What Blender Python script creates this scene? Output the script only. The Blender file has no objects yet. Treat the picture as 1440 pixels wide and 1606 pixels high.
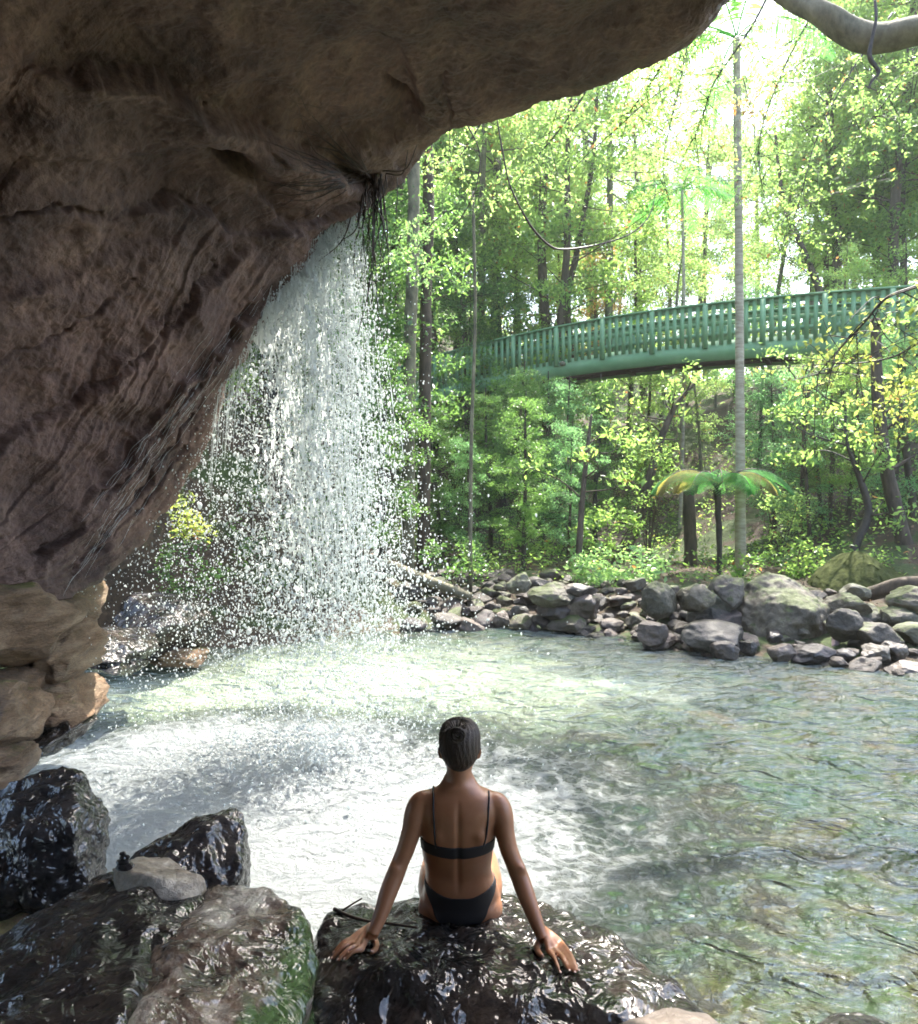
import bpy, bmesh, math, random
import numpy as np
from mathutils import Vector, Matrix
from mathutils.bvhtree import BVHTree

scn = bpy.context.scene
COL = scn.collection
rnd = random.Random(7)
R = math.radians
F = 1130.0                      # focal length in photograph pixels
CAMZ = 2.25
PITCH = math.atan(43.0 / F)

# ---------------------------------------------------------------- camera
cam_d = bpy.data.cameras.new("camera")
cam = bpy.data.objects.new("camera", cam_d); COL.objects.link(cam)
cam_d.sensor_fit = 'HORIZONTAL'; cam_d.sensor_width = 36.0
cam_d.lens = 36.0 * F / 1440.0
cam_d.clip_start = 0.05; cam_d.clip_end = 2000
cam.location = (0, 0, CAMZ); cam.rotation_euler = (R(90) - PITCH, 0, 0)
scn.camera = cam

# ---------------------------------------------------------------- light
SUN_EL, SUN_AZ = R(59), R(24)   # azimuth measured from +Y towards +X
w = bpy.data.worlds.new("World"); scn.world = w; w.use_nodes = True
nt = w.node_tree; nt.nodes.clear()
out = nt.nodes.new('ShaderNodeOutputWorld'); bg = nt.nodes.new('ShaderNodeBackground')
sky = nt.nodes.new('ShaderNodeTexSky'); sky.sky_type = 'NISHITA'; sky.sun_disc = False
sky.sun_elevation = SUN_EL; sky.sun_rotation = SUN_AZ
sky.air_density = 1.0; sky.dust_density = 3.0; sky.ozone_density = 1.0
bg.inputs['Strength'].default_value = 0.15
nt.links.new(sky.outputs[0], bg.inputs[0]); nt.links.new(bg.outputs[0], out.inputs[0])
sd = bpy.data.lights.new("sun", 'SUN'); sd.energy = 3.2; sd.angle = R(0.5); sd.color = (1.0, 0.95, 0.86)
sun = bpy.data.objects.new("sun", sd); COL.objects.link(sun)
sdir = Vector((math.sin(SUN_AZ) * math.cos(SUN_EL), math.cos(SUN_AZ) * math.cos(SUN_EL), math.sin(SUN_EL)))
sun.rotation_euler = sdir.to_track_quat('Z', 'Y').to_euler()
sun.location = sdir * 60
scn.view_settings.view_transform = 'Standard'; scn.view_settings.look = 'None'
scn.view_settings.gamma = 1.0; scn.view_settings.use_curve_mapping = False
scn.view_settings.exposure = 2.5
cy = scn.cycles
cy.use_denoising = True; cy.denoising_prefilter = 'ACCURATE'; cy.filter_width = 1.75
cy.max_bounces = 7; cy.diffuse_bounces = 4; cy.glossy_bounces = 3; cy.transmission_bounces = 5
cy.transparent_max_bounces = 6; cy.volume_bounces = 0
cy.sample_clamp_indirect = 1.2; cy.sample_clamp_direct = 3.0
cy.use_adaptive_sampling = True; cy.adaptive_threshold = 0.02
cy.caustics_reflective = False; cy.caustics_refractive = False

# ---------------------------------------------------------------- pixel <-> world helpers
_fw = np.array([0, math.cos(PITCH), -math.sin(PITCH)]); _up = np.array([0, math.sin(PITCH), math.cos(PITCH)])
_rt = np.array([1.0, 0, 0]); CAM = np.array([0, 0, CAMZ])
def ray(px, py):
    return _fw + _rt * ((px - 720) / F) + _up * ((803 - py) / F)
def P(px, py, d): return CAM + ray(px, py) * d
def G(px, py, z=0.0):
    r = ray(px, py); return CAM + r * ((z - CAMZ) / r[2])
def Parr(px, py, d):
    px = np.asarray(px, float); py = np.asarray(py, float); d = np.asarray(d, float)
    r = _fw + np.multiply.outer((px - 720) / F, _rt) + np.multiply.outer((803 - py) / F, _up)
    return CAM + r * d[..., None]

# ---------------------------------------------------------------- numpy noise
_rs = np.random.RandomState(11)
_perm = np.concatenate([_rs.permutation(256)] * 3)
_grad = _rs.normal(size=(256, 3)); _grad /= np.linalg.norm(_grad, axis=1)[:, None]
def perlin(p):
    p = np.asarray(p, float); i = np.floor(p).astype(int); f = p - i; u = f * f * f * (f * (f * 6 - 15) + 10)
    i &= 255
    res = 0
    for dx in (0, 1):
        wx = u[..., 0] if dx else 1 - u[..., 0]
        for dy in (0, 1):
            wy = u[..., 1] if dy else 1 - u[..., 1]
            for dz in (0, 1):
                wz = u[..., 2] if dz else 1 - u[..., 2]
                h = _perm[_perm[_perm[(i[..., 0] + dx) & 255] + ((i[..., 1] + dy) & 255)] + ((i[..., 2] + dz) & 255)]
                g = _grad[h]
                d = g[..., 0] * (f[..., 0] - dx) + g[..., 1] * (f[..., 1] - dy) + g[..., 2] * (f[..., 2] - dz)
                res = res + wx * wy * wz * d
    return res * 1.6
def fbm(p, oct=4, gain=0.5, lac=2.03):
    a, s, r = 1.0, 0.0, 0.0; p = np.asarray(p, float)
    for k in range(oct):
        r = r + a * perlin(p + 17.3 * k); p = p * lac; a *= gain
    return r
def ridge(p, oct=4):
    a, r = 1.0, 0.0; p = np.asarray(p, float)
    for k in range(oct):
        r = r + a * (1 - 2 * np.abs(perlin(p + 9.1 * k))); p = p * 2.1; a *= 0.5
    return r
def smooth(a, b, x):
    t = np.clip((np.asarray(x, float) - a) / (b - a), 0, 1); return t * t * (3 - 2 * t)

# ---------------------------------------------------------------- mesh helpers
def mk(name, V, faces, mat=None, parent=None, smooth_=True, loc=None, rot=None):
    """V (n,3); faces = list of int arrays (m,3) or (m,4)"""
    me = bpy.data.meshes.new(name)
    V = np.asarray(V, dtype=np.float32)
    if loc is not None: V = V - np.asarray(loc, dtype=np.float32)
    faces = [np.asarray(f, dtype=np.int32) for f in faces if len(f)]
    me.vertices.add(len(V)); me.vertices.foreach_set('co', V.ravel())
    tot = np.concatenate([np.full(len(f), f.shape[1], np.int32) for f in faces])
    idx = np.concatenate([f.ravel() for f in faces])
    me.loops.add(len(idx)); me.loops.foreach_set('vertex_index', idx)
    st = np.concatenate([[0], np.cumsum(tot)[:-1]]).astype(np.int32)
    me.polygons.add(len(tot)); me.polygons.foreach_set('loop_start', st); me.polygons.foreach_set('loop_total', tot)
    if smooth_: me.polygons.foreach_set('use_smooth', np.ones(len(tot), bool))
    me.update(calc_edges=True)
    if mat: me.materials.append(mat)
    o = bpy.data.objects.new(name, me); COL.objects.link(o)
    if loc is not None: o.location = loc
    if parent is not None: o.parent = parent
    return o
def tag(o, label=None, cat=None, group=None, kind=None):
    if label: o['label'] = label
    if cat: o['category'] = cat
    if group: o['group'] = group
    if kind: o['kind'] = kind
    return o
def empty(name, loc=(0, 0, 0)):
    o = bpy.data.objects.new(name, None); o.location = loc; o.empty_display_size = .2; COL.objects.link(o); return o
def copytree(root, loc, rotz=0, scale=(1, 1, 1), tilt=(0, 0)):
    r = root.copy(); COL.objects.link(r); r.location = loc; r.rotation_euler = (tilt[0], tilt[1], rotz); r.scale = scale
    for ch in list(root.children):
        c = ch.copy(); COL.objects.link(c); c.parent = r
    return r
class MB:
    """collects geometry, becomes ONE mesh object"""
    def __init__(s): s.v = []; s.t = []; s.q = []; s.n = 0
    def add(s, V, tris=None, quads=None):
        V = np.asarray(V, float)
        if tris is not None and len(tris): s.t.append(np.asarray(tris) + s.n)
        if quads is not None and len(quads): s.q.append(np.asarray(quads) + s.n)
        s.v.append(V); s.n += len(V)
    def tube(s, pts, rad, sides=7, wob=0.0, seed=0):
        pts = np.asarray(pts, float); n = len(pts); rad = np.atleast_1d(np.asarray(rad, float)); rad = np.interp(np.linspace(0, 1, n), np.linspace(0, 1, len(rad)), rad) if len(rad) > 1 else np.full(n, rad[0])
        T = np.gradient(pts, axis=0); T /= np.linalg.norm(T, axis=1)[:, None] + 1e-9
        ref = np.array([0, 0, 1.0]) if abs(T[:, 2]).mean() < .8 else np.array([0, 1.0, 0])
        A = np.cross(T, ref); A /= np.linalg.norm(A, axis=1)[:, None] + 1e-9; B = np.cross(T, A)
        a = np.arange(sides) * 2 * math.pi / sides
        ring = A[:, None, :] * np.cos(a)[None, :, None] + B[:, None, :] * np.sin(a)[None, :, None]
        rr = rad[:, None, None]
        if wob:
            q = pts[:, None, :] * 3 + ring * 1.5 + seed
            rr = rr * (1 + wob * perlin(q)[..., None])
        V = (pts[:, None, :] + ring * rr).reshape(-1, 3)
        i = np.arange(n - 1)[:, None] * sides; j = np.arange(sides)[None, :]; k = (j + 1) % sides
        Q = np.stack([i + j, i + k, i + sides + k, i + sides + j], -1).reshape(-1, 4)
        V = np.vstack([V, pts[:1], pts[-1:]]); c0 = n * sides; jj = np.arange(sides); kk = (jj + 1) % sides
        T1 = np.stack([np.full(sides, c0), kk, jj], -1)
        e = (n - 1) * sides
        T2 = np.stack([np.full(sides, c0 + 1), e + jj, e + kk], -1)
        s.add(V, np.vstack([T1, T2]), Q)
    def box(s, M, sx, sy, sz):
        c = np.array([[x, y, z] for x in (-.5, .5) for y in (-.5, .5) for z in (-.5, .5)]) * (sx, sy, sz)
        M = np.array(M); V = c @ M[:3, :3].T + M[:3, 3]
        s.add(V, None, [[0, 1, 3, 2], [4, 6, 7, 5], [0, 4, 5, 1], [2, 3, 7, 6], [0, 2, 6, 4], [1, 5, 7, 3]])
    def build(s, name, mat, parent=None, smooth_=True, loc=None):
        fs = []
        if s.t: fs.append(np.vstack(s.t))
        if s.q: fs.append(np.vstack(s.q))
        return mk(name, np.vstack(s.v), fs, mat, parent, smooth_, loc)
def curve(pts, n=24):
    """Catmull-Rom through pts"""
    p = np.asarray(pts, float); p = np.vstack([2 * p[0] - p[1], p, 2 * p[-1] - p[-2]])
    m = len(p) - 3; u = np.linspace(0, m - 1e-6, n); i = u.astype(int); f = (u - i)[:, None]
    a, b, c, d = p[i], p[i + 1], p[i + 2], p[i + 3]
    return .5 * (2 * b + (c - a) * f + (2 * a - 5 * b + 4 * c - d) * f ** 2 + (3 * b - a - 3 * c + d) * f ** 3)

# ---------------------------------------------------------------- materials
def newmat(name):
    m = bpy.data.materials.new(name); m.use_nodes = True; t = m.node_tree; t.nodes.clear()
    o = t.nodes.new('ShaderNodeOutputMaterial'); return m, t, o
def N(t, typ, **kw):
    n = t.nodes.new(typ)
    for k, v in kw.items():
        if k in n.inputs.keys(): n.inputs[k].default_value = v
        else: setattr(n, k, v)
    return n
def L(t, a, b): t.links.new(a, b)
def noise_node(t, co, scale, detail=6, rough=.6, dist=0.0):
    n = N(t, 'ShaderNodeTexNoise', Scale=scale, Detail=detail, Roughness=rough, Distortion=dist)
    L(t, co, n.inputs['Vector']); return n
def ramp(t, fac, stops):
    n = t.nodes.new('ShaderNodeValToRGB'); e = n.color_ramp.elements
    while len(e) < len(stops): e.new(0.5)
    for el, (p, c) in zip(e, stops): el.position = p; el.color = (c if len(c) == 4 else (*c, 1))
    L(t, fac, n.inputs[0]); return n
def mixc(t, fac, a, b, mode='MIX'):
    n = t.nodes.new('ShaderNodeMix'); n.data_type = 'RGBA'; n.blend_type = mode
    for s, v in ((0, fac), (6, a), (7, b)):
        if hasattr(v, 'is_linked') or hasattr(v, 'links'): L(t, v, n.inputs[s])
        else: n.inputs[s].default_value = v if s == 0 else (*v, 1)
    return n.outputs[2]
def mth(t, op, a, b=None, clamp=False):
    n = t.nodes.new('ShaderNodeMath'); n.operation = op; n.use_clamp = clamp
    for i, v in enumerate((a, b)):
        if v is None: continue
        if hasattr(v, 'links'): L(t, v, n.inputs[i])
        else: n.inputs[i].default_value = v
    return n.outputs[0]
def rock_mat(name, c1, c2, c3, scale=3.0, bump=.5, bdist=.03, r0=.35, r1=.75, moss=None, mosscol=(.07, .10, .02), coat=0.0, objco=False, stretch=None, mossscale=1.3, perobj=False, mossx=None):
    m, t, o = newmat(name)
    tc = N(t, 'ShaderNodeTexCoord'); geo = N(t, 'ShaderNodeNewGeometry')
    co = tc.outputs['Object'] if objco else geo.outputs['Position']
    if perobj:
        oi = N(t, 'ShaderNodeObjectInfo'); va = N(t, 'ShaderNodeVectorMath', operation='ADD')
        vs = N(t, 'ShaderNodeVectorMath', operation='SCALE'); cmb = N(t, 'ShaderNodeCombineXYZ')
        for i in range(3): L(t, oi.outputs['Random'], cmb.inputs[i])
        L(t, cmb.outputs[0], vs.inputs[0]); vs.inputs['Scale'].default_value = 40
        L(t, co, va.inputs[0]); L(t, vs.outputs[0], va.inputs[1]); co = va.outputs[0]
    if stretch:
        mp = N(t, 'ShaderNodeMapping'); mp.inputs['Scale'].default_value = stretch[0]; mp.inputs['Rotation'].default_value = stretch[1]
        L(t, co, mp.inputs[0]); co2 = mp.outputs[0]
    else: co2 = co
    n1 = noise_node(t, co2, scale, 8, .62, .3); n2 = noise_node(t, co, scale * .35, 4, .6); n3 = noise_node(t, co2, scale * 9, 6, .7)
    rw = .09 if coat > .5 else .17
    r = ramp(t, n1.outputs[0], [(.50 - rw, c1), (.51, c2), (.53 + rw, c3)])
    big = ramp(t, n2.outputs[0], [(.3, (.55, .55, .55)), (.7, (1.35, 1.3, 1.25))])
    col = mixc(t, 1.0, r.outputs[0], big.outputs[0], 'MULTIPLY')
    spk = ramp(t, n3.outputs[0], [(.35, (.6, .6, .62)), (.65, (1.3, 1.28, 1.25))])
    col = mixc(t, .8, col, spk.outputs[0], 'MULTIPLY')
    if perobj:
        pr = ramp(t, oi.outputs['Random'], [(0, (.62, .62, .68)), (.35, (1.05, .95, .85)), (.7, (.85, .92, .85)), (1, (1.45, 1.35, 1.25))])
        col = mixc(t, 1.0, col, pr.outputs[0], 'MULTIPLY')
    if moss is not None:
        nm = noise_node(t, co, mossscale, 7, .7); sep = N(t, 'ShaderNodeSeparateXYZ'); L(t, geo.outputs['Normal'], sep.inputs[0])
        f = mth(t, 'MULTIPLY_ADD', sep.outputs[2], .30); t.nodes[-1].inputs[2].default_value = moss - .15
        f = mth(t, 'ADD', f, nm.outputs[0])
        if mossx:
            sx = N(t, 'ShaderNodeSeparateXYZ'); L(t, geo.outputs['Position'], sx.inputs[0])
            mr = N(t, 'ShaderNodeMapRange'); mr.inputs[1].default_value = mossx[0]; mr.inputs[2].default_value = mossx[1]; mr.inputs[4].default_value = .45; L(t, sx.outputs[0], mr.inputs[0]); f = mth(t, 'ADD', f, mr.outputs[0])
        f = ramp(t, f, [(.52, (0, 0, 0)), (.62, (1, 1, 1))]).outputs[0]
        mc = ramp(t, n3.outputs[0], [(.3, tuple(x * .5 for x in mosscol)), (.7, tuple(x * 1.5 for x in mosscol))])
        col = mixc(t, f, col, mc.outputs[0])
    p = N(t, 'ShaderNodeBsdfPrincipled'); L(t, col, p.inputs['Base Color'])
    if coat > .5: r0, r1 = .55, .7
    rr = ramp(t, n1.outputs[0], [(.35, (r0,) * 3), (.7, (r1,) * 3)]); L(t, rr.outputs[0], p.inputs['Roughness'])
    p.inputs['Coat Weight'].default_value = coat; p.inputs['Coat Roughness'].default_value = .11
    if coat > .5: p.inputs['Coat IOR'].default_value = 1.6; p.inputs['Coat Weight'].default_value = 1.0; p.inputs['Specular IOR Level'].default_value = .2
    hb = mth(t, 'ADD', n1.outputs[0], mth(t, 'MULTIPLY', n3.outputs[0], .25 if coat > .5 else .6))
    n4 = noise_node(t, co, scale * 26, 3, .7); hb = mth(t, 'ADD', hb, mth(t, 'MULTIPLY', n4.outputs[0], .05 if coat > .5 else .22))
    vor = N(t, 'ShaderNodeTexVoronoi', Scale=scale * 3.0); L(t, co2, vor.inputs['Vector'])
    hb = mth(t, 'ADD', hb, mth(t, 'MULTIPLY', vor.outputs['Distance'], .25))
    b = N(t, 'ShaderNodeBump', Strength=bump, Distance=bdist); L(t, hb, b.inputs['Height']); L(t, b.outputs[0], p.inputs['Normal'])
    if coat > .5:
        nw = noise_node(t, co, 6.5, 3.5, .55, .5); bw = N(t, 'ShaderNodeBump', Strength=1.0, Distance=.075); L(t, nw.outputs[0], bw.inputs['Height']); L(t, bw.outputs[0], p.inputs['Coat Normal'])
    elif coat: L(t, b.outputs[0], p.inputs['Coat Normal'])
    L(t, p.outputs[0], o.inputs[0]); return m
def leaf_mat(name, c, tr, vary=.5, rough=.4, tw=.6, autumn=0.0, gloss=.5):
    """c: reflected colour, tr: colour of light coming through the leaf"""
    m, t, o = newmat(name)
    geo = N(t, 'ShaderNodeNewGeometry'); oi = N(t, 'ShaderNodeObjectInfo')
    n1 = noise_node(t, geo.outputs['Position'], .9, 3, .6)
    v = mth(t, 'ADD', mth(t, 'MULTIPLY', geo.outputs['Random Per Island'], .6), mth(t, 'MULTIPLY', n1.outputs[0], .9))
    v = mth(t, 'ADD', v, mth(t, 'MULTIPLY', oi.outputs['Random'], .25))
    rm = ramp(t, v, [(.35, (1 - vary,) * 3), (.75, (1, 1, 1)), (1.15 if False else 1.0, (1 + vary, 1 + vary * .8, 1 + vary * .2))])
    a = mixc(t, 1.0, c, rm.outputs[0], 'MULTIPLY'); b = mixc(t, 1.0, tr, rm.outputs[0], 'MULTIPLY')
    if autumn:
        f = ramp(t, geo.outputs['Random Per Island'], [(1 - autumn - .02, (0, 0, 0)), (1 - autumn, (1, 1, 1))]).outputs[0]
        a = mixc(t, f, a, (.25, .12, .03)); b = mixc(t, f, b, (.55, .25, .08))
    p = N(t, 'ShaderNodeBsdfPrincipled', Roughness=rough); L(t, a, p.inputs['Base Color'])
    p.inputs['Specular IOR Level'].default_value = gloss
    tl = N(t, 'ShaderNodeBsdfTranslucent'); L(t, b, tl.inputs[0])
    mx = N(t, 'ShaderNodeMixShader'); mx.inputs[0].default_value = min(.75, tw + .1)
    L(t, p.outputs[0], mx.inputs[1]); L(t, tl.outputs[0], mx.inputs[2]); L(t, mx.outputs[0], o.inputs[0]); return m
def simple_mat(name, c1, c2, scale=8, rough=.7, bump=.3, bdist=.01, stretch=None, spec=.5, objco=False):
    m, t, o = newmat(name); geo = N(t, 'ShaderNodeNewGeometry'); tc = N(t, 'ShaderNodeTexCoord')
    co = tc.outputs['Object'] if objco else geo.outputs['Position']
    if stretch:
        mp = N(t, 'ShaderNodeMapping'); mp.inputs['Scale'].default_value = stretch; L(t, co, mp.inputs[0]); co = mp.outputs[0]
    n = noise_node(t, co, scale, 6, .65); r = ramp(t, n.outputs[0], [(.32, c1), (.68, c2)])
    p = N(t, 'ShaderNodeBsdfPrincipled', Roughness=rough); p.inputs['Specular IOR Level'].default_value = spec
    L(t, r.outputs[0], p.inputs['Base Color'])
    b = N(t, 'ShaderNodeBump', Strength=bump, Distance=bdist); L(t, n.outputs[0], b.inputs['Height']); L(t, b.outputs[0], p.inputs['Normal'])
    L(t, p.outputs[0], o.inputs[0]); return m

M = {}
M['cave'] = rock_mat('cave_sandstone', (.080, .045, .036), (.165, .10, .080), (.27, .18, .145), 2.2, .9, .045, .5, .85, moss=None)
M['wet_black'] = rock_mat('wet_black_rock', (.006, .005, .007), (.018, .015, .017), (.04, .034, .032), 5, 1.0, .13, .12, .35, coat=.6)
M['wet_brown'] = rock_mat('wet_brown_rock', (.005, .004, .004), (.016, .010, .008), (.055, .038, .028), 4, 1.0, .13, .10, .35, coat=.7)
M['slab'] = rock_mat('wet_pale_slab', (.03, .018, .012), (.15, .10, .072), (.50, .46, .40), 3.5, 1.0, .08, .08, .4, moss=-.25, mossx=(-.68, -.53), mosscol=(.045, .09, .02), coat=.6, stretch=((1, 1, 2.5), (.3, .2, .4)))
M['ledge'] = rock_mat('ledge_sandstone', (.15, .09, .05), (.32, .21, .13), (.50, .38, .26), 3.5, 1.0, .06, .3, .65, moss=-.12, mosscol=(.16, .18, .03), coat=.25, stretch=((1, 1, 3.5), (.15, 0, 0)))
M['stone'] = rock_mat('river_stone', (.035, .031, .03), (.085, .072, .066), (.17, .15, .135), 2.5, .7, .03, .3, .75, objco=True, perobj=True, coat=.12)
M['boulder'] = rock_mat('mossy_boulder', (.06, .055, .045), (.13, .12, .10), (.23, .22, .18), 2.2, .9, .04, .5, .85, moss=.0, mosscol=(.06, .075, .022), perobj=True, mossscale=2.2)
M['moss'] = simple_mat('moss', (.025, .032, .010), (.075, .085, .028), 10, .95, .9, .03, spec=.1)
M['bark'] = simple_mat('grey_brown_bark', (.03, .022, .015), (.11, .08, .055), 9, .85, .9, .02, (1, 1, .25))
M['bark_pale'] = simple_mat('pale_bark', (.06, .055, .035), (.22, .20, .13), 7, .9, .9, .02, (1, 1, .5))
M['bark_palm'] = simple_mat('ringed_palm_bark', (.22, .175, .12), (.48, .42, .31), 6, .8, .8, .012, (.6, .6, 3))
M['bark_dark'] = simple_mat('dark_wet_bark', (.012, .009, .007), (.05, .036, .026), 12, .6, .8, .01)
M['root'] = simple_mat('dark_root', (.018, .011, .008), (.07, .04, .025), 20, .5, .5, .004)
M['green_paint'] = simple_mat('green_bridge_paint', (.155, .30, .15), (.20, .36, .19), 3, .5, .12, .004)
M['bridge_wood'] = simple_mat('bridge_underside_timber', (.035, .018, .018), (.09, .045, .04), 6, .7, .3, .006)
M['leaf_dark'] = leaf_mat('dark_rainforest_leaf', (.045, .115, .04), (.22, .42, .11), .5, .28, .4, gloss=.6)
M['leaf_mid'] = leaf_mat('mid_green_leaf', (.07, .16, .035), (.34, .54, .15), .5, .35, .5, .01)
M['leaf_yellow'] = leaf_mat('yellow_green_leaf', (.10, .19, .045), (.40, .60, .20), .4, .4, .55, .02)
M['leaf_pink'] = leaf_mat('reddish_new_leaf', (.18, .13, .06), (.55, .42, .16), .4, .4, .5, .15)
M['leaf_blue'] = leaf_mat('cool_green_leaf', (.05, .14, .06), (.26, .52, .22), .4, .3, .5)
M['leaf_shrub'] = leaf_mat('glossy_shrub_leaf', (.13, .27, .10), (.42, .66, .24), .3, .22, .4, 0, .9)
M['frond'] = leaf_mat('fern_frond', (.04, .15, .05), (.14, .42, .10), .35, .7, .5, 0, .15)
M['frond_gold'] = leaf_mat('old_golden_frond', (.13, .13, .04), (.34, .32, .08), .3, .7, .5, 0, .15)
M['leaf_gold'] = leaf_mat('golden_green_leaf', (.10, .17, .03), (.42, .50, .13), .4, .4, .55, .03)
# ================================================================ terrain
SH = np.array([(-9, 3.2), (-3.3, 4.6), (-3.5, 6.2), (-3.9, 7.6), (-4.1, 9.2), (-2.9, 10.1), (-1.5, 10.8), (-.2, 11.3), (1.1, 11.3), (1.75, 11.0), (2.6, 10.4), (3.2, 9.6), (4.0, 9.25), (4.8, 8.9), (5.5, 8.5), (7, 8.2), (10, 7.6), (16, 7.0), (60, 5)])
def shore_y(x):
    xs = np.array([-40, -9, -5, -4.1, -2.9, -1.5, -.2, 1.1, 1.75, 2.6, 3.2, 4.0, 4.8, 5.5, 7, 10, 16, 60.])
    ys = np.array([3, 6, 7.5, 9.2, 10.1, 10.8, 11.3, 11.3, 11.0, 10.4, 9.8, 9.35, 9.0, 8.6, 8.2, 7.6, 7.0, 5])
    return np.interp(x, xs, ys)
def land(x, y):
    x = np.asarray(x, float); y = np.asarray(y, float)
    d = y - shore_y(x)                       # distance beyond the far shoreline
    bank = -.55 + .55 * smooth(-1.2, 0, d) + .42 * smooth(-.05, 2.2, d) + .10 * smooth(2, 6, d)
    hill = 7 * smooth(8, 30, d) + 14 * smooth(22, 70, d)
    left = smooth(-1.0, -5.0, x - .10 * (y - 10)) * smooth(.6, 2.6, d) * 3.0 + smooth(-2, -12, x) * smooth(1, 8, d) * 3
    right = smooth(5.5, 14, x) * smooth(.5, 8, d) * 3.2
    gully = -1.2 * np.exp(-((x - 5.6) / 1.6) ** 2) * smooth(6, 12, d)
    h = bank + hill * (1 - .6 * np.exp(-((x - 10 - .2 * d) / (6 + .22 * d)) ** 2)) + left + right + gully * .5
    near = smooth(-1.2, -2.6, x) * smooth(4.2, 2.4, y) * .35
    h = np.maximum(h, -.55 + near)
    p = np.stack([x * .8, y * .8, 0 * x], -1)
    return h + fbm(p, 4) * .10 * smooth(-.5, 1.5, d) + fbm(p * .15, 3) * 1.2 * smooth(4, 25, d)
def axis(a, b, c, d, fine, n):
    """coarse a..b, fine b..c, coarse c..d"""
    s = np.linspace(0, 1, n) ** 1.8
    return np.concatenate([b - (b - a) * s[::-1], np.arange(b, c, fine)[1:], c + (d - c) * s])
gx = axis(-90, -7, 13, 90, .09, 40); gy = axis(-25, 1, 24, 170, .09, 60)
X, Y = np.meshgrid(gx, gy, indexing='ij'); Z = land(X, Y)
def gridfaces(n, m):
    i = np.arange(n - 1)[:, None] * m; j = np.arange(m - 1)[None, :]
    return np.stack([i + j, i + m + j, i + m + j + 1, i + j + 1], -1).reshape(-1, 4)
m, t, o = newmat('forest_floor'); geo = N(t, 'ShaderNodeNewGeometry')
n1 = noise_node(t, geo.outputs['Position'], .8, 8, .7); n2 = noise_node(t, geo.outputs['Position'], 14, 6, .7)
c = ramp(t, n1.outputs[0], [(.35, (.03, .022, .014)), (.48, (.065, .045, .03)), (.54, (.035, .06, .015)), (.75, (.06, .085, .022))])
c2 = ramp(t, n2.outputs[0], [(.3, (.5, .5, .5)), (.7, (1.5, 1.4, 1.2))])
col = mixc(t, 1.0, c.outputs[0], c2.outputs[0], 'MULTIPLY')
p = N(t, 'ShaderNodeBsdfPrincipled', Roughness=.9); L(t, col, p.inputs['Base Color'])
b = N(t, 'ShaderNodeBump', Strength=.9, Distance=.05); L(t, n2.outputs[0], b.inputs['Height']); L(t, b.outputs[0], p.inputs['Normal'])
L(t, p.outputs[0], o.inputs[0]); M['floor'] = m
tag(mk('ground', np.stack([X, Y, Z], -1).reshape(-1, 3), [gridfaces(len(gx), len(gy))], M['floor']), kind='structure')

# ================================================================ water
IMP = (-1.15, 5.55)              # where the fall lands
m, t, o = newmat('pool_water'); geo = N(t, 'ShaderNodeNewGeometry'); pos = geo.outputs['Position']
sp = N(t, 'ShaderNodeSeparateXYZ'); L(t, pos, sp.inputs[0])
def gauss(cx, cy, rx, ry, rot=0):
    mp = N(t, 'ShaderNodeMapping', vector_type='TEXTURE'); mp.inputs['Location'].default_value = (cx, cy, 0)
    mp.inputs['Rotation'].default_value = (0, 0, rot); mp.inputs['Scale'].default_value = (rx, ry, 1e6); L(t, pos, mp.inputs[0])
    ln = N(t, 'ShaderNodeVectorMath', operation='LENGTH'); L(t, mp.outputs[0], ln.inputs[0])
    return mth(t, 'SUBTRACT', 1.0, mth(t, 'MULTIPLY', ln.outputs['Value'], 1.0), True)
f1 = gauss(-1.3, 4.7, 4.0, 2.9, .1); f2 = gauss(.2, 5.6, 2.0, 1.2, -.2)
f3 = gauss(-1.9, 6.0, 2.6, 1.5, .05)
fm = mth(t, 'MAXIMUM', mth(t, 'MAXIMUM', mth(t, 'MULTIPLY', f1, 1.15), mth(t, 'MULTIPLY', f3, 1.25)), mth(t, 'MULTIPLY', f2, .55))
wv = noise_node(t, pos, 1.6, 5, .6, 1.2); wf = noise_node(t, pos, 9, 9, .75, .8); wl = noise_node(t, pos, 28, 5, .7, 1.5)
dist = N(t, 'ShaderNodeVectorMath', operation='MULTIPLY_ADD'); L(t, wv.outputs['Color'], dist.inputs[0]); dist.inputs[1].default_value = (.5, .5, 0); L(t, pos, dist.inputs[2])
vo = N(t, 'ShaderNodeTexVoronoi', Scale=7.0, feature='DISTANCE_TO_EDGE'); L(t, dist.outputs[0], vo.inputs['Vector'])
lace = ramp(t, vo.outputs['Distance'], [(0, (1, 1, 1)), (.16, (0, 0, 0))])
s = mth(t, 'ADD', mth(t, 'MULTIPLY', fm, 1.35), mth(t, 'MULTIPLY', mth(t, 'SUBTRACT', wf.outputs[0], .5), 1.5))
s = mth(t, 'ADD', s, mth(t, 'MULTIPLY', mth(t, 'SUBTRACT', wv.outputs[0], .5), .9))
s = mth(t, 'ADD', s, mth(t, 'MULTIPLY', mth(t, 'MULTIPLY', lace.outputs[0], fm), .45))
foam = ramp(t, s, [(.40, (0, 0, 0)), (.62, (.35,) * 3), (1.0, (1, 1, 1))]).outputs[0]
c = ramp(t, wv.outputs[0], [(.3, (.020, .055, .028)), (.5, (.045, .068, .034)), (.70, (.085, .070, .036))])
mk1 = gauss(-1.6, 8.2, 5.0, 2.6, .05); mk2 = gauss(1.6, 8.0, 1.6, .9, -.1)  # where the water is pale: aerated water plus painted sun patches
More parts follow.
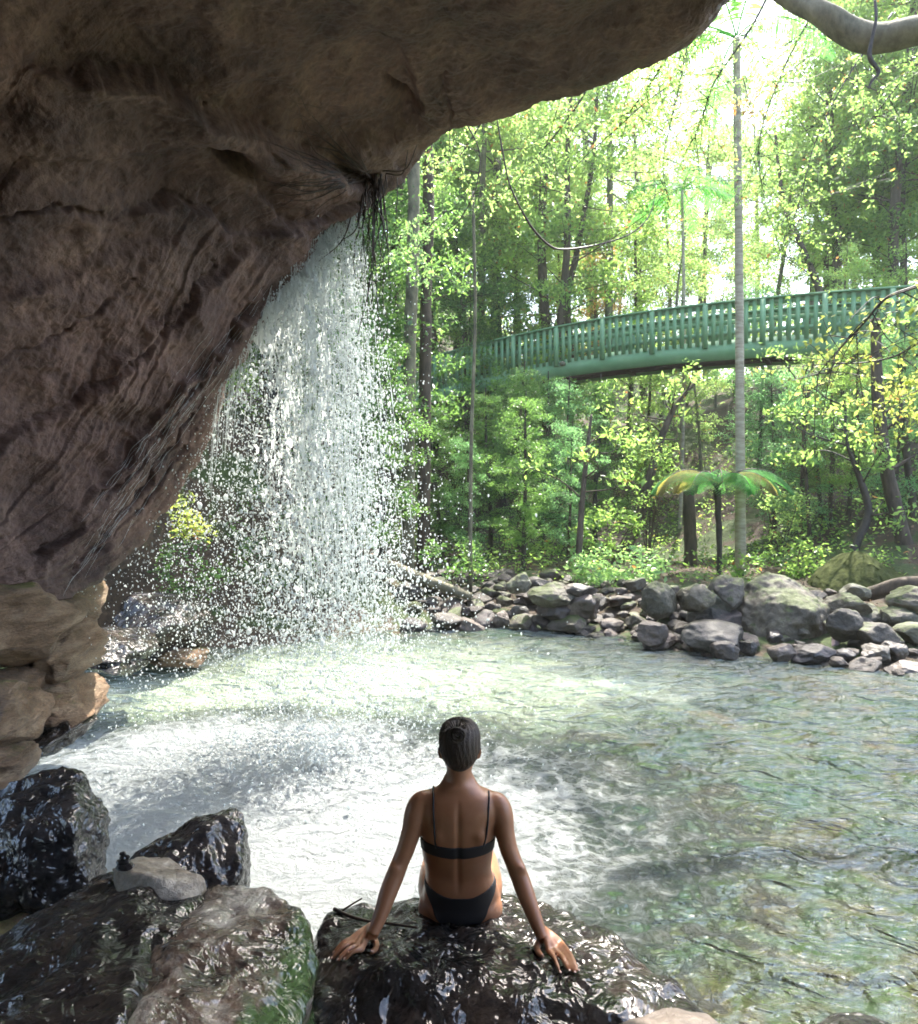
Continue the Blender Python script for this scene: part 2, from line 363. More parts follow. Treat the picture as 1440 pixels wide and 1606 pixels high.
milky_sun_mask = mth(t, 'MULTIPLY', mth(t, 'MAXIMUM', mth(t, 'MULTIPLY', mk1, 1.6), mth(t, 'MULTIPLY', mk2, 1.4)), mth(t, 'MULTIPLY_ADD', wv.outputs[0], 1.6), True); t.nodes[-2].inputs[2].default_value = .0
milky_sunlit = mixc(t, milky_sun_mask, c.outputs[0], (.33, .39, .28))  # milky aerated water, lightened further to paint sunlight into the pool colour
col = mixc(t, foam, milky_sunlit, (.50, .54, .53))
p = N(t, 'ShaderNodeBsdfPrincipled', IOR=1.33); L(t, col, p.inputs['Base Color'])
rr = ramp(t, foam, [(0, (.03,) * 3), (1, (.5,) * 3)]); L(t, rr.outputs[0], p.inputs['Roughness'])
p.inputs['Specular IOR Level'].default_value = 1.0; p.inputs['IOR'].default_value = 1.85
mp = N(t, 'ShaderNodeMapping'); mp.inputs['Rotation'].default_value = (0, 0, .5); mp.inputs['Scale'].default_value = (1, 1.7, 1); L(t, pos, mp.inputs[0])
h1 = noise_node(t, mp.outputs[0], 2.4, 2, .5, 1.2); h2 = noise_node(t, mp.outputs[0], 13, 4, .6, 1.0)
hh = mth(t, 'ADD', h1.outputs[0], mth(t, 'MULTIPLY', h2.outputs[0], .20))
hh = mth(t, 'ADD', hh, mth(t, 'MULTIPLY', mth(t, 'MULTIPLY', wf.outputs[0], foam), .8))
b = N(t, 'ShaderNodeBump', Strength=1.0, Distance=.34); L(t, hh, b.inputs['Height']); L(t, b.outputs[0], p.inputs['Normal'])
L(t, p.outputs[0], o.inputs[0]); M['water'] = m
wx = axis(-30, -5, 9, 40, .04, 24); wy = axis(-12, 1.2, 12.5, 16, .04, 14)
X, Y = np.meshgrid(wx, wy, indexing='ij')
r = np.hypot(X - IMP[0], Y - IMP[1])
Z = .018 * np.sin(r * 7.5 + 2.0 * perlin(np.stack([X, Y, 0 * X], -1) * .9)) * np.exp(-r / 4.5)
Z += fbm(np.stack([X * 1.3, Y * 1.9, 0 * X + 3], -1), 3) * .022 + fbm(np.stack([X * 2.6 + Y, Y * 4.2 - X, 0 * X + 8], -1), 2) * .018 + fbm(np.stack([X * 3, Y * 3, 0 * X], -1), 4, .6) * .05 * np.exp(-(r / 1.6) ** 2)
Z *= smooth(16, 12.5, Y) 
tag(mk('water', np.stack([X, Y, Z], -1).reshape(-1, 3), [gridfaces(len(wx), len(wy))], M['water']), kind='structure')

# ================================================================ rock overhang
LIP = np.array([(1750, -600, 3.0), (1400, -250, 3.7), (1225, -60, 4.2), (1142, 0, 4.5), (1075, 66, 4.8), (960, 114, 5.1), (860, 153, 5.5), (770, 183, 5.8), (695, 196, 6.1), (648, 222, 6.3),
    (600, 268, 6.4), (546, 322, 6.4), (495, 366, 6.3), (438, 440, 6.2), (385, 530, 6.2), (345, 610, 6.3), (320, 690, 6.4), (287, 762, 6.5), (238, 825, 6.4),
    (192, 880, 6.1), (128, 925, 5.7), (58, 944, 5.3), (-60, 955, 5.0), (-250, 965, 4.6)], float)
MID = np.array([(1700, -760, 2.6), (1500, -500, 3.0), (1200, -280, 3.4), (1080, -170, 3.7), (960, -80, 4.0), (840, -30, 4.2), (740, 10, 4.4), (640, 50, 4.6), (550, 90, 4.8), (480, 130, 4.9),
    (420, 180, 5.0), (360, 230, 5.05), (300, 280, 5.1), (250, 345, 5.15), (205, 415, 5.2), (165, 490, 5.25), (130, 560, 5.3), (100, 630, 5.35), (70, 700, 5.3),
    (40, 770, 5.2), (0, 830, 5.0), (-80, 870, 4.8), (-180, 895, 4.5), (-350, 920, 4.2)], float)
END = np.array([(1900, -1200, 1.9), (1650, -900, 2.1), (1350, -750, 2.3), (1150, -650, 2.5), (950, -560, 2.6), (750, -500, 2.7), (600, -450, 2.8), (430, -400, 2.9), (280, -350, 3.0), (150, -290, 3.1),
    (40, -220, 3.2), (-50, -140, 3.3), (-120, -50, 3.4), (-170, 50, 3.5), (-210, 150, 3.6), (-240, 260, 3.7), (-260, 370, 3.8), (-280, 480, 3.85), (-300, 590, 3.9),
    (-320, 700, 3.9), (-350, 800, 3.8), (-390, 860, 3.7), (-440, 900, 3.6), (-560, 920, 3.4)], float)
n = len(LIP)
lipw = Parr(*LIP.T); midw = Parr(*MID.T); endw = Parr(*END.T)
s_ = np.linspace(0, 1, n)[:, None]
back = np.hstack([np.interp(s_, [0, .3, .6, 1], [4.0, -1.0, -3.2, -4.2]), np.interp(s_, [0, .5, 1], [-1.5, -1.6, .2]), np.interp(s_, [0, .4, .7, 1], [4.8, 4.0, 2.8, .9])])
floor_ = np.hstack([back[:, :1] * 1.0, back[:, 1:2] - 1.2, np.full((n, 1), -.6)])
# outer skin: up over the lip and back over the top
nrm = np.hstack([np.interp(s_, [0, .5, .75, 1], [.15, .35, -.25, -.4]), np.interp(s_, [0, 1], [.30, .45]), np.interp(s_, [0, .5, .7, 1], [.35, .28, .3, .1])])
o1 = lipw + nrm * .9
o2 = lipw + nrm * [1.2, 2.0, 1.0] + [[-.1, 0, .7]] * (s_ < 2)
o3 = o2 + np.hstack([-.3 + 0 * s_, .3 + 0 * s_, 1.5 + 0 * s_])
o4 = o3 + np.hstack([-1.5 + 0 * s_, -2.5 + 0 * s_, 1.8 + 0 * s_])
o5 = np.hstack([back[:, :1] * 1.3, back[:, 1:2] - 3, 8 + 0 * s_])
rows = np.stack([o5, o4, o3, o2, o1, lipw, .5 * (lipw + midw) + [0, 0, .03], midw, .5 * (midw + endw) + [0, .02, .06], endw, back, floor_], 1)   # (n, 12, 3)
def resample(A, u, axis_):
    A = np.moveaxis(A, axis_, 0); m_ = len(A)
    B = np.concatenate([2 * A[:1] - A[1:2], A, 2 * A[-1:] - A[-2:-1]])
    i = np.minimum(u.astype(int), m_ - 2); f = (u - i).reshape(-1, *([1] * (A.ndim - 1)))
    a, b, c, d = B[i], B[i + 1], B[i + 2], B[i + 3]
    r_ = .5 * (2 * b + (c - a) * f + (2 * a - 5 * b + 4 * c - d) * f ** 2 + (3 * b - a - 3 * c + d) * f ** 3)
    return np.moveaxis(r_, 0, axis_)
us = np.linspace(0, n - 1, 760)
ut = np.concatenate([np.linspace(0, 3.5, 24), np.linspace(3.5, 5.2, 50)[1:], np.linspace(5.2, 9, 430)[1:], np.linspace(9, 11, 40)[1:]])
S = resample(resample(rows, us, 0), ut, 1)
dS, dT = np.gradient(S, axis=0), np.gradient(S, axis=1)
NR = np.cross(dS, dT); NR /= np.linalg.norm(NR, axis=-1)[..., None] + 1e-9
if (NR[380, 300] @ (CAM - S[380, 300])) < 0: NR = -NR
# pixel coordinates of the base surface, to place its own hollows and ledges
rel = S - CAM; dep = np.maximum(rel @ _fw, .3); pxs = 720 + F * (rel @ _rt) / dep; pys = 803 - F * (rel @ _up) / dep
UU = np.broadcast_to(us[:, None], pxs.shape); TT = np.broadcast_to(ut[None, :], pxs.shape)
strat = np.stack([UU * .22, (TT - 5) * 5.5 + 0.5 * fbm(S * .7, 3), 0 * UU], -1)
lower = smooth(10, 16, UU) * smooth(7.6, 6.2, TT) * (.35 + .65 * smooth(-.15, .3, perlin(S * .8 + 3)))                    # lower left part has strong lip-parallel flutes
inside = smooth(5.0, 5.25, TT)
disp = fbm(S * .85 + 5, 3) * .16 * (.25 + .75 * smooth(5.0, 5.7, TT))
disp = disp + fbm(S * 2.6, 5, .55) * .045 + fbm(S * 14, 3, .6) * .011 + .02 * smooth(.1, .5, perlin(S * 4.3 + 7))
disp = disp + (ridge(strat, 3) - .3) * .021 * (.12 + lower) * inside
disp = disp - .04 * smooth(.3, .6, perlin(strat * [1.2, 1.6, 1] + 31)) * (.15 + lower) * inside
def seg(px1, py1, px2, py2):
    vx, vy = px2 - px1, py2 - py1; L2 = vx * vx + vy * vy; jit = 12 * fbm(np.stack([pxs * .02, pys * .02, 0 * pxs], -1), 3)
    tt = ((pxs - px1) * vx + (pys - py1) * vy) / L2; tc = np.clip(tt, 0, 1)
    ex, ey = pxs - (px1 + tc * vx), pys - (py1 + tc * vy)
    side = (ex * -vy + ey * vx) / math.sqrt(L2) + jit
    return side, np.hypot(ex, ey), tc
vis = (dep > 1.0) * (TT > 5.05)
def ledge(pts, h, wdt=10, fade=110):
    """a step of height h: the side left of the line stands proud"""
    global disp
    best = None
    for a_, b_ in zip(pts[:-1], pts[1:]):
        sd_, di, tc = seg(*a_, *b_)
        if best is None: best = di; bs = sd_
        else: k = di < best; best = np.where(k, di, best); bs = np.where(k, sd_, bs)
    disp = disp + vis * h * (smooth(-wdt, wdt, bs) - .5) * np.exp(-(best / fade) ** 2) * 1.0
ledge([(150, 120), (250, 135), (330, 180), (420, 225), (490, 252)], .26, 8, 90)
ledge([(0, 250), (120, 255), (240, 250), (345, 235), (400, 270)], -.10, 14, 80)
ledge([(262, 336), (290, 328), (345, 333), (352, 350)], .12, 4, 45)
ledge([(430, 362), (480, 345), (545, 322)], .10, 3, 30)
ledge([(90, 850), (160, 740), (240, 640), (330, 560), (420, 470)], .10, 5, 60)
ledge([(0, 700), (120, 620), (230, 520), (300, 470), (380, 400)], .10, 8, 80)
ledge([(600, 215), (650, 190), (660, 150), (640, 120)], .12, 10, 60)
ledge([(430, 330), (400, 300), (410, 265), (450, 250)], -.10, 8, 60)
ledge([(0, 470), (90, 445), (200, 400), (300, 385)], .07, 10, 70)
def dent(px, py, rx, ry, ang, h, pw=2):
    global disp
    c_, s__ = math.cos(R(ang)), math.sin(R(ang)); dx, dy = pxs - px, pys - py
    a_ = (dx * c_ + dy * s__) / rx; b_ = (-dx * s__ + dy * c_) / ry
    disp = disp - vis * h * np.exp(-(a_ ** 2 + b_ ** 2) ** (pw / 2))
dent(385, 264, 40, 15, 28, .32, 3); dent(355, 250, 35, 10, 30, .10)
dent(560, 280, 40, 12, 20, .08); dent(160, 345, 30, 12, 0, .06); dent(125, 372, 26, 12, 0, .05)
dent(300, 60, 160, 60, 10, .12); dent(640, 175, 30, 14, 40, .08); dent(120, 180, 150, 45, 5, .10)
dent(500, 120, 120, 40, -20, .08)
def crack(pts, depth, wd=3.0):
    global disp
    for a_, b_ in zip(pts[:-1], pts[1:]):
        sd_, di, tc = seg(*a_, *b_); e_ = np.where((tc > 0) & (tc < 1), np.abs(sd_), di)
        disp = disp - vis * depth * np.exp(-(e_ / wd) ** 2) * (.4 + .6 * smooth(-.3, .3, perlin(S * 3)))
for q in ([(425, 365), (480, 348), (548, 320)], [(258, 338), (290, 328), (345, 333)], [(75, 870), (165, 755), (235, 690), (335, 560), (400, 480)], [(60, 655), (195, 565), (290, 480), (340, 415)], [(0, 350), (90, 330), (170, 350)],
          [(120, 900), (210, 800), (290, 700)], [(700, 120), (706, 190)], [(620, 215), (650, 180), (610, 140)], [(0, 565), (110, 520), (210, 440)], [(150, 835), (230, 745), (300, 650)], [(230, 130), (330, 180), (430, 240)]):
    crack(q, .085, 3.5)
disp = np.where(TT < 5.05, disp * .8, disp)
S2 = S + NR * disp[..., None]
S2[:, -1, 2] = -.8
ov = mk('rock_overhang', S2.reshape(-1, 3), [gridfaces(len(us), len(ut))], M['cave'])
tag(ov, 'huge dark brown sandstone cave roof arching over the left of the pool', None, kind='structure')
me = ov.data
_bv = BVHTree.FromPolygons([tuple(v) for v in S2[::3, ::3].reshape(-1, 3)], gridfaces(len(us[::3]), len(ut[::3])).tolist())
def on_cliff(px, py, off=.02):
    d = Vector(ray(px, py)).normalized(); h = _bv.ray_cast(Vector(CAM), d)
    return None if h[0] is None else np.array(h[0] - d * off)
# ================================================================ rocks
def ico(sub):
    bm = bmesh.new(); bmesh.ops.create_icosphere(bm, subdivisions=sub, radius=1)
    V = np.array([v.co[:] for v in bm.verts]); Fc = np.array([[v.index for v in f.verts] for f in bm.faces]); bm.free(); return V, Fc
ICO = {k: ico(k) for k in (1, 2, 4, 5, 6)}
def rock_shape(seed, sub=4, cuts=9, ang=.78, rough=.06, fine=.02):
    rs = np.random.RandomState(seed); V, Fc = ICO[sub]; V = V.copy()
    for k in range(cuts):
        nn = rs.normal(size=3); nn /= np.linalg.norm(nn); d = rs.uniform(ang - .16, ang + .12)
        e = V @ nn - d; V = V - np.where(e > 0, e * .93, 0)[:, None] * nn
    nv = V / np.linalg.norm(V, axis=1)[:, None]
    V = V + nv * (fbm(V * 1.1 + seed, 3) * rough * 1.5 + fbm(V * 4 + seed, 4) * fine)[:, None]
    hi, lo = V.max(0), V.min(0); V = (V - (hi + lo) / 2) / ((hi - lo) / 2)
    return V, Fc
def hull_rock(name, pts, mat, voxel=.03, smooth_it=6, amp=.03, fine=.008, cuts=None, strata=0.0, seed=0, iscale=1.0):
    """one or more convex lumps (lists of world points) fused into one boulder"""
    bm = bmesh.new()
    for lump in pts:
        vs = [bm.verts.new(tuple(q)) for q in lump]
        r_ = bmesh.ops.convex_hull(bm, input=vs)
        dead = [g for g in r_['geom_interior'] if isinstance(g, bmesh.types.BMVert)] + [g for g in r_['geom_unused'] if isinstance(g, bmesh.types.BMVert)]
        bmesh.ops.delete(bm, geom=list(set(dead)), context='VERTS')
    bmesh.ops.recalc_face_normals(bm, faces=bm.faces)
    me = bpy.data.meshes.new('tmp'); bm.to_mesh(me); bm.free()
    o = bpy.data.objects.new('tmp', me); COL.objects.link(o)
    md = o.modifiers.new('r', 'REMESH'); md.mode = 'VOXEL'; md.voxel_size = voxel
    dg = bpy.context.evaluated_depsgraph_get(); ev = o.evaluated_get(dg); em = ev.to_mesh()
    bm = bmesh.new(); bm.from_mesh(em); ev.to_mesh_clear()
    for k in range(smooth_it): bmesh.ops.smooth_vert(bm, verts=bm.verts, factor=.5, use_axis_x=True, use_axis_y=True, use_axis_z=True)
    bm.normal_update()
    V = np.array([v.co[:] for v in bm.verts]); NN = np.array([v.normal[:] for v in bm.verts])
    Q = np.array([[v.index for v in f.verts] for f in bm.faces if len(f.verts) == 4]); T = np.array([[v.index for v in f.verts] for f in bm.faces if len(f.verts) == 3])
    bm.free(); bpy.data.objects.remove(o); bpy.data.meshes.remove(me)
    p = V + seed * 3.7
    V = V + NN * (fbm(p * 2.2 * iscale, 4) * amp + (ridge(p * 5 * iscale, 3) - .4) * fine + fbm(p * 11, 3) * fine * 1.1)[:, None]
    if strata:
        h = p[:, 2] + .25 * p[:, 0] + .05 * fbm(p * 2, 2); V = V + NN * (strata * np.sin(h * 34 + 3 * fbm(p * 1.5, 2)))[:, None] * (1 - NN[:, 2:3] ** 2)
    return mk(name, V, [Q] + ([T] if len(T) else []), mat, None, True, loc=V.mean(0))
def PP(l): return [P(*q) for q in l]
def down(l, z=-.7, dy=0.0): return [np.array([q[0], q[1] + dy, z]) for q in l]

# --- the rock the woman sits on
top = PP([(505, 1445, 2.95), (545, 1418, 3.12), (640, 1402, 3.2), (790, 1400, 3.2), (860, 1415, 3.1), (955, 1462, 2.85), (1060, 1560, 2.55), (1110, 1604, 2.4),
          (500, 1520, 2.62), (620, 1526, 2.56), (720, 1530, 2.56), (830, 1530, 2.56), (925, 1534, 2.55), (1010, 1606, 2.36), (700, 1440, 2.93), (800, 1440, 2.93), (600, 1450, 2.93)])
low = PP([(500, 1640, 2.38), (700, 1660, 2.34), (950, 1660, 2.30), (1120, 1680, 2.25)])
far = [np.array([-.75, 3.5, -.4]), np.array([.2, 3.75, -.5]), np.array([.9, 3.2, -.5]), np.array([1.15, 2.4, -.7]), np.array([-.8, 1.7, -.7]), np.array([1.0, 1.7, -.7])]
SEAT = tag(hull_rock('seat_boulder', [top + low + far], M['wet_brown'], .016, 5, .035, .012, seed=2),
    'broad dark wet boulder at bottom centre that the woman sits on', 'boulder')
# --- foreground rocks at the lower left
A = PP([(375, 1388, 2.95), (420, 1392, 2.9), (468, 1435, 2.75), (492, 1490, 2.6), (488, 1560, 2.4), (470, 1620, 2.25), (320, 1400, 2.9), (345, 1385, 2.95), (250, 1480, 2.55), (205, 1560, 2.25),
        (190, 1640, 2.0), (300, 1700, 1.9), (440, 1700, 2.0), (300, 1440, 2.7)])
A += down(PP([(470, 1440, 2.95), (500, 1560, 2.5), (350, 1380, 3.1), (200, 1560, 2.5)])) + [np.array([-.9, 1.4, -.7]), np.array([-.5, 1.4, -.7])]
tag(hull_rock('slab_boulder', [A], M['slab'], .015, 6, .03, .010, strata=.006, seed=5), 'big wet pale brown boulder with a green mossy rim left of the woman', 'boulder')
B = PP([(0, 1490, 2.75), (60, 1440, 2.95), (160, 1372, 3.15), (220, 1345, 3.2), (330, 1400, 2.95), (250, 1470, 2.55), (205, 1540, 2.2), (0, 1640, 2.1), (-160, 1560, 2.4), (-200, 1700, 1.9), (170, 1700, 1.9)])
B += [np.array([-1.6, 1.6, -.7]), np.array([-2.0, 2.6, -.7]), np.array([-1.3, 3.6, -.7]), np.array([-.8, 3.1, -.7]), np.array([-.9, 1.5, -.7])]
tag(hull_rock('brown_boulder', [B], M['wet_brown'], .018, 5, .04, .012, seed=9), 'large dark brown wet boulder filling the bottom left corner', 'boulder')
M['pale_wet'] = rock_mat('pale_wet_rock', (.10, .07, .05), (.28, .24, .19), (.50, .47, .41), 3, .9, .03, .2, .5, coat=.3)
C = PP([(172, 1374, 3.02), (215, 1356, 3.1), (262, 1357, 3.1), (285, 1372, 3.02), (322, 1392, 2.92), (300, 1402, 2.86), (240, 1388, 2.86), (185, 1376, 2.92), (180, 1400, 2.9), (295, 1440, 2.8), (200, 1430, 2.85), (255, 1450, 2.8), (230, 1450, 3.1), (320, 1430, 3.0)])
WEDGE = tag(hull_rock('wedge_rock', [[q + np.array([0, 0, .035]) for q in C]], M['pale_wet'], .011, 3, .015, .006, seed=3), 'flat topped pale wedge of rock lying on the brown boulder, a pebble pile on it', 'rock')
D = PP([(205, 1350, 3.25), (275, 1305, 3.35), (330, 1275, 3.4), (372, 1265, 3.42), (384, 1278, 3.4), (386, 1325, 3.3), (368, 1380, 3.15), (340, 1395, 3.1), (300, 1375, 3.08), (250, 1352, 3.1)])
D += down(PP([(370, 1330, 3.5), (240, 1340, 3.5), (385, 1380, 3.3)])) + PP([(300, 1500, 3.0), (190, 1420, 3.2), (360, 1300, 3.75)])
tag(hull_rock('pointed_rock', [D], M['wet_black'], .012, 2, .02, .014, seed=4), 'black wet pointed rock rising behind the pale boulder', 'rock')
E = PP([(-60, 1290, 3.7), (0, 1250, 3.8), (60, 1212, 3.9), (118, 1205, 3.95), (150, 1232, 3.95), (166, 1262, 3.9), (162, 1300, 3.75), (120, 1345, 3.55), (40, 1385, 3.4), (-60, 1420, 3.3), (30, 1300, 3.5), (110, 1290, 3.55)])
E += down(PP([(160, 1290, 4.0), (0, 1250, 4.3), (100, 1380, 3.55), (-80, 1400, 3.5)])) + PP([(-150, 1300, 4.0)])
tag(hull_rock('black_boulder', [E], M['wet_black'], .014, 3, .03, .02, seed=6), 'rough black glistening boulder at the left edge in the foam', 'boulder')
Fk = PP([(950, 1602, 2.3), (1000, 1590, 2.35), (1060, 1578, 2.4), (1110, 1585, 2.4), (1135, 1606, 2.32), (1060, 1640, 2.1), (940, 1650, 2.15)]) + down(PP([(1130, 1606, 2.4), (950, 1606, 2.4), (1030, 1640, 2.1)]))
tag(hull_rock('small_rock', [Fk], M['stone'], .012, 4, .015, .004, seed=8), 'small smooth brown rock at the bottom edge right of the dark boulder', 'rock')
Hk = PP([(1280, 1612, 2.5), (1310, 1592, 2.56), (1350, 1590, 2.56), (1375, 1600, 2.52), (1420, 1620, 2.4), (1330, 1640, 2.3)]) + down(PP([(1290, 1620, 2.5), (1400, 1620, 2.5), (1340, 1650, 2.2)]))
tag(hull_rock('small_rock', [Hk], M['wet_black'], .012, 4, .015, .006, seed=12), 'small black rock just breaking the water at the bottom right', 'rock')
# pebble pile
_w = WEDGE.data; _wv = np.array([v.co[:] for v in _w.vertices]) + np.array(WEDGE.location); _k = (np.abs(_wv[:, 0] - P(222, 1357, 3.0)[0]) < .04) & (_wv[:, 1] < 3.12)
pp = _wv[_k][_wv[_k][:, 2].argmax()] if _k.any() else P(222, 1357, 3.04)
g = empty('pebble_pile', tuple(pp)); tag(g, 'tiny stacked pile of dark pebbles on the flat wedge of rock', 'cairn')
zz = -.005
for k, (rx, hz) in enumerate([(.036, .012), (.028, .010), (.021, .009), (.013, .008)]):
    V, Fc = rock_shape(70 + k, 4, 5, .85, .04, .01)
    zz += hz; o = mk('pebble', V * [rx, rx * .8, hz] + [0, 0, 0], [Fc], M['wet_black']); o.location = (.004 * (-1) ** k, 0, zz); zz += hz * .9; o.parent = g

# --- ledge rocks under the cave roof at the left
def ledge_rock(label, px0, py0, px1, py1, d, thick=.9, seed=0, rot=0.0, name='ledge_rock', mat='ledge', cuts=7, strata=.05):
    cx, cyy = (px0 + px1) / 2, (py0 + py1) / 2; c = P(cx, cyy, d + thick * .35)
    hw, hh = (px1 - px0) / 2 / F * d * 1.03, (py1 - py0) / 2 / F * d * 1.03
    V, Fc = rock_shape(seed, 6, 14, .72, .11, .03); strata = strata * .5
    V = V + (V / np.linalg.norm(V, axis=1)[:, None]) * (strata * np.sin(V[:, 2] * 9 + 2 * fbm(V * 1.2 + seed, 2)) * (1 - V[:, 2] ** 2).clip(0, 1))[:, None] * [1, 1, .2]
    V = V * [hw, thick / 2, hh]
    c_, s__ = math.cos(rot), math.sin(rot); V = np.stack([V[:, 0] * c_ + V[:, 2] * s__, V[:, 1], -V[:, 0] * s__ + V[:, 2] * c_], -1)
    return tag(mk(name, V + c, [Fc], M[mat], None, True, loc=c), label, 'rock')
ledge_rock('rounded orange brown rock at the left edge, highest under the cave roof', -90, 905, 108, 1068, 4.75, 1.3, 21)
ledge_rock('long low overhung brown rock behind the rounded orange one', -80, 1045, 75, 1120, 4.8, 1.2, 22, 0)
ledge_rock('layered tan rock standing upright with yellow moss, under the cave roof', 62, 960, 152, 1075, 5.4, .9, 23, strata=.09)
ledge_rock('squat capstone rock on top of the layered tan rock', 72, 935, 146, 995, 5.5, .7, 24, strata=.05)
ledge_rock('wide ledge rock under the layered tan rock', 20, 1060, 178, 1140, 5.2, 1.1, 25)
ledge_rock('grey rounded rock at the left edge above the waterline', -70, 1068, 72, 1190, 4.4, 1.0, 26, -.1)
ledge_rock('dark flat stepped rock at the pool edge behind the tan rocks', 120, 985, 238, 1062, 6.6, 1.1, 27, strata=.09, mat='wet_brown')
ledge_rock('brown wet rock low at the waterline beneath the wide ledge', 40, 1110, 150, 1175, 5.0, .9, 28, mat='wet_brown')
ledge_rock('small red brown rock at the waterline by the left edge', -30, 1170, 40, 1240, 4.3, .6, 29)
ledge_rock('low dark rock behind the falling water by the pool edge', 150, 925, 330, 1030, 8.3, 1.6, 30, mat='wet_brown')
ledge_rock('submerged tan rock at the pool edge under the spray', 235, 1008, 330, 1040, 8.6, .8, 31)
ledge_rock('pillar of brown rock joining the cave roof to the ledge', 96, 880, 150, 985, 5.9, .8, 32, strata=.02)
ledge_rock('sandy brown shelf of rock with water running over, left of the black boulder', -140, 1390, 130, 1470, 3.3, .9, 33, -.12)

# --- boulders and stones of the far bank: (px0, py0, px1, py1) of what shows, in the photo
def bank_rock(label, px0, py0, px1, py1, seed, mat='stone', sink=.18, rot=0.0, group=None, name='river_boulder', deep=.9, sub=5, cuts=13, up=0.0):
    base = G((px0 + px1) / 2, py1, 0.05 + up); d = (base - CAM) @ _fw
    hw = (px1 - px0) / 2 / F * d; hh = (py1 - py0) / 2 / F * d * (1 + sink)
    V, Fc = rock_shape(seed, sub, cuts, .77, .08, .03)
    top = P((px0 + px1) / 2, py0, d)
    c = np.array([top[0], base[1] + hw * deep * .45, top[2] - hh])
    V = V * [hw * 1.04, hw * deep, hh]
    c_, s__ = math.cos(rot), math.sin(rot); V = np.stack([V[:, 0] * c_ + V[:, 2] * s__, V[:, 1], -V[:, 0] * s__ + V[:, 2] * c_], -1)
    o = mk(name, V, [Fc], M[mat]); o.location = c
    return tag(o, label, 'boulder' if name != 'river_stone' else 'stone', group)
big = PP([(1152, 935, 10.6), (1175, 910, 10.6), (1205, 899, 10.7), (1228, 903, 10.8), (1262, 922, 10.6), (1305, 955, 10.2), (1308, 1005, 10.0), (1290, 1022, 9.9), (1205, 1018, 9.9), (1165, 990, 10.3), (1150, 955, 10.5),
          (1225, 945, 10.0), (1275, 955, 9.8)]) + [np.array([4.3, 11.6, -.3]), np.array([5.2, 11.3, -.3]), np.array([5.2, 10.9, .45]), np.array([4.65, 11.3, .6])]
tag(hull_rock('mossy_boulder', [big], M['boulder'], .028, 3, .045, .015, seed=15), 'largest boulder of the bank, angular and mossy, just right of the slim palm trunk', 'boulder')
BR = [
 ('tall mossy green pointed boulder just right of the sunlit bush', 1008, 912, 1068, 965, 'boulder', .35),
 ('dark angular boulder leaning against the left of the largest boulder', 1115, 902, 1172, 960, 'boulder', .35),
 ('long flat grey boulder behind the mossy ones left of the palm trunk', 1068, 915, 1125, 955, 'boulder', .45),
 ('rounded lichen speckled boulder in the middle of the pile left of the largest', 1085, 922, 1150, 975, 'boulder', .2),
 ('square edged mossy boulder in front of the lichen speckled one', 1083, 943, 1150, 990, 'boulder', .08),
 ('wide low grey slab boulder at the foot of the pile', 1075, 978, 1178, 1022, 'stone', .0),
 ('wedge shaped wet stone standing in the water before the largest boulder', 1118, 1006, 1162, 1038, 'stone', -.08),
 ('round dark grey boulder near the water left of the slab boulder', 1000, 975, 1048, 1010, 'stone', .05),
 ('smooth oval dark boulder at the waterline', 1010, 994, 1070, 1018, 'stone', -.05),
 ('large sloping boulder at the back of the left half of the pile', 830, 915, 905, 950, 'boulder', .35),
 ('large smooth grey brown boulder in the left half of the pile', 878, 927, 945, 965, 'stone', .2),
 ('long sloping grey rock in the middle of the left half of the pile', 845, 935, 905, 972, 'stone', .12),
 ('dark rounded rock at the back of the bank behind the stones', 795, 898, 835, 928, 'boulder', .45),
 ('long brown rock at the back beside the horizontal log', 880, 915, 940, 938, 'stone', .45),
 ('pale rounded rock in front of the horizontal log', 1030, 940, 1062, 962, 'stone', .25),
 ('mossy low boulder right of the largest boulder', 1300, 932, 1370, 968, 'boulder', .35),
 ('dark mossy block right of the largest boulder', 1330, 948, 1395, 982, 'boulder', .22),
 ('grey round boulder at the right edge under the curved log', 1390, 952, 1442, 990, 'boulder', .2),
 ('wide pale speckled boulder near the right edge', 1345, 976, 1425, 1015, 'boulder', .1),
 ('tilted mossy rock tucked behind the right side of the largest boulder', 1300, 955, 1352, 1002, 'boulder', .18),
 ('pale green boulder cut by the right edge behind the round one', 1400, 920, 1470, 960, 'boulder', .45),
 ('low pale boulder cut by the right edge beside the speckled boulder', 1410, 978, 1480, 1012, 'boulder', .1),
 ('dark rounded stone in the water near the right edge', 1355, 1012, 1400, 1040, 'stone', -.02),
 ('black oval stone between the speckled boulder and the water', 1385, 1008, 1428, 1030, 'stone', .05),
 ('flat dark stone cut by the right edge in the water', 1402, 1040, 1470, 1062, 'stone', -.12),
 ('blueish grey flat wet rock at the foot of the largest boulder', 1245, 1012, 1312, 1040, 'stone', -.05),
 ('round tan stone at the foot of the largest boulder', 1160, 1004, 1190, 1026, 'stone', -.02),
 ('brown humped stone with a wet top at the foot of the largest boulder', 1208, 1010, 1250, 1038, 'stone', -.05),
 ('small upright grey stone beside the pinkish cloth like rock', 1312, 1018, 1345, 1042, 'stone', -.06),
 ('rounded pink grey boulder between the largest boulder and the slab boulder', 1205, 990, 1236, 1010, 'stone', .02),
 ('mossy speckled rock behind the curved log on the right', 1322, 915, 1366, 940, 'boulder', .5),
 ('angular stone at the waterline below the sloping grey rock', 885, 968, 915, 990, 'stone', -.02),
 ('squarish pale stone at the waterline left of the sloping grey rock', 800, 950, 830, 975, 'stone', .0),
 ('light triangular stone beside the squarish pale one', 772, 958, 800, 982, 'stone', -.02),
]
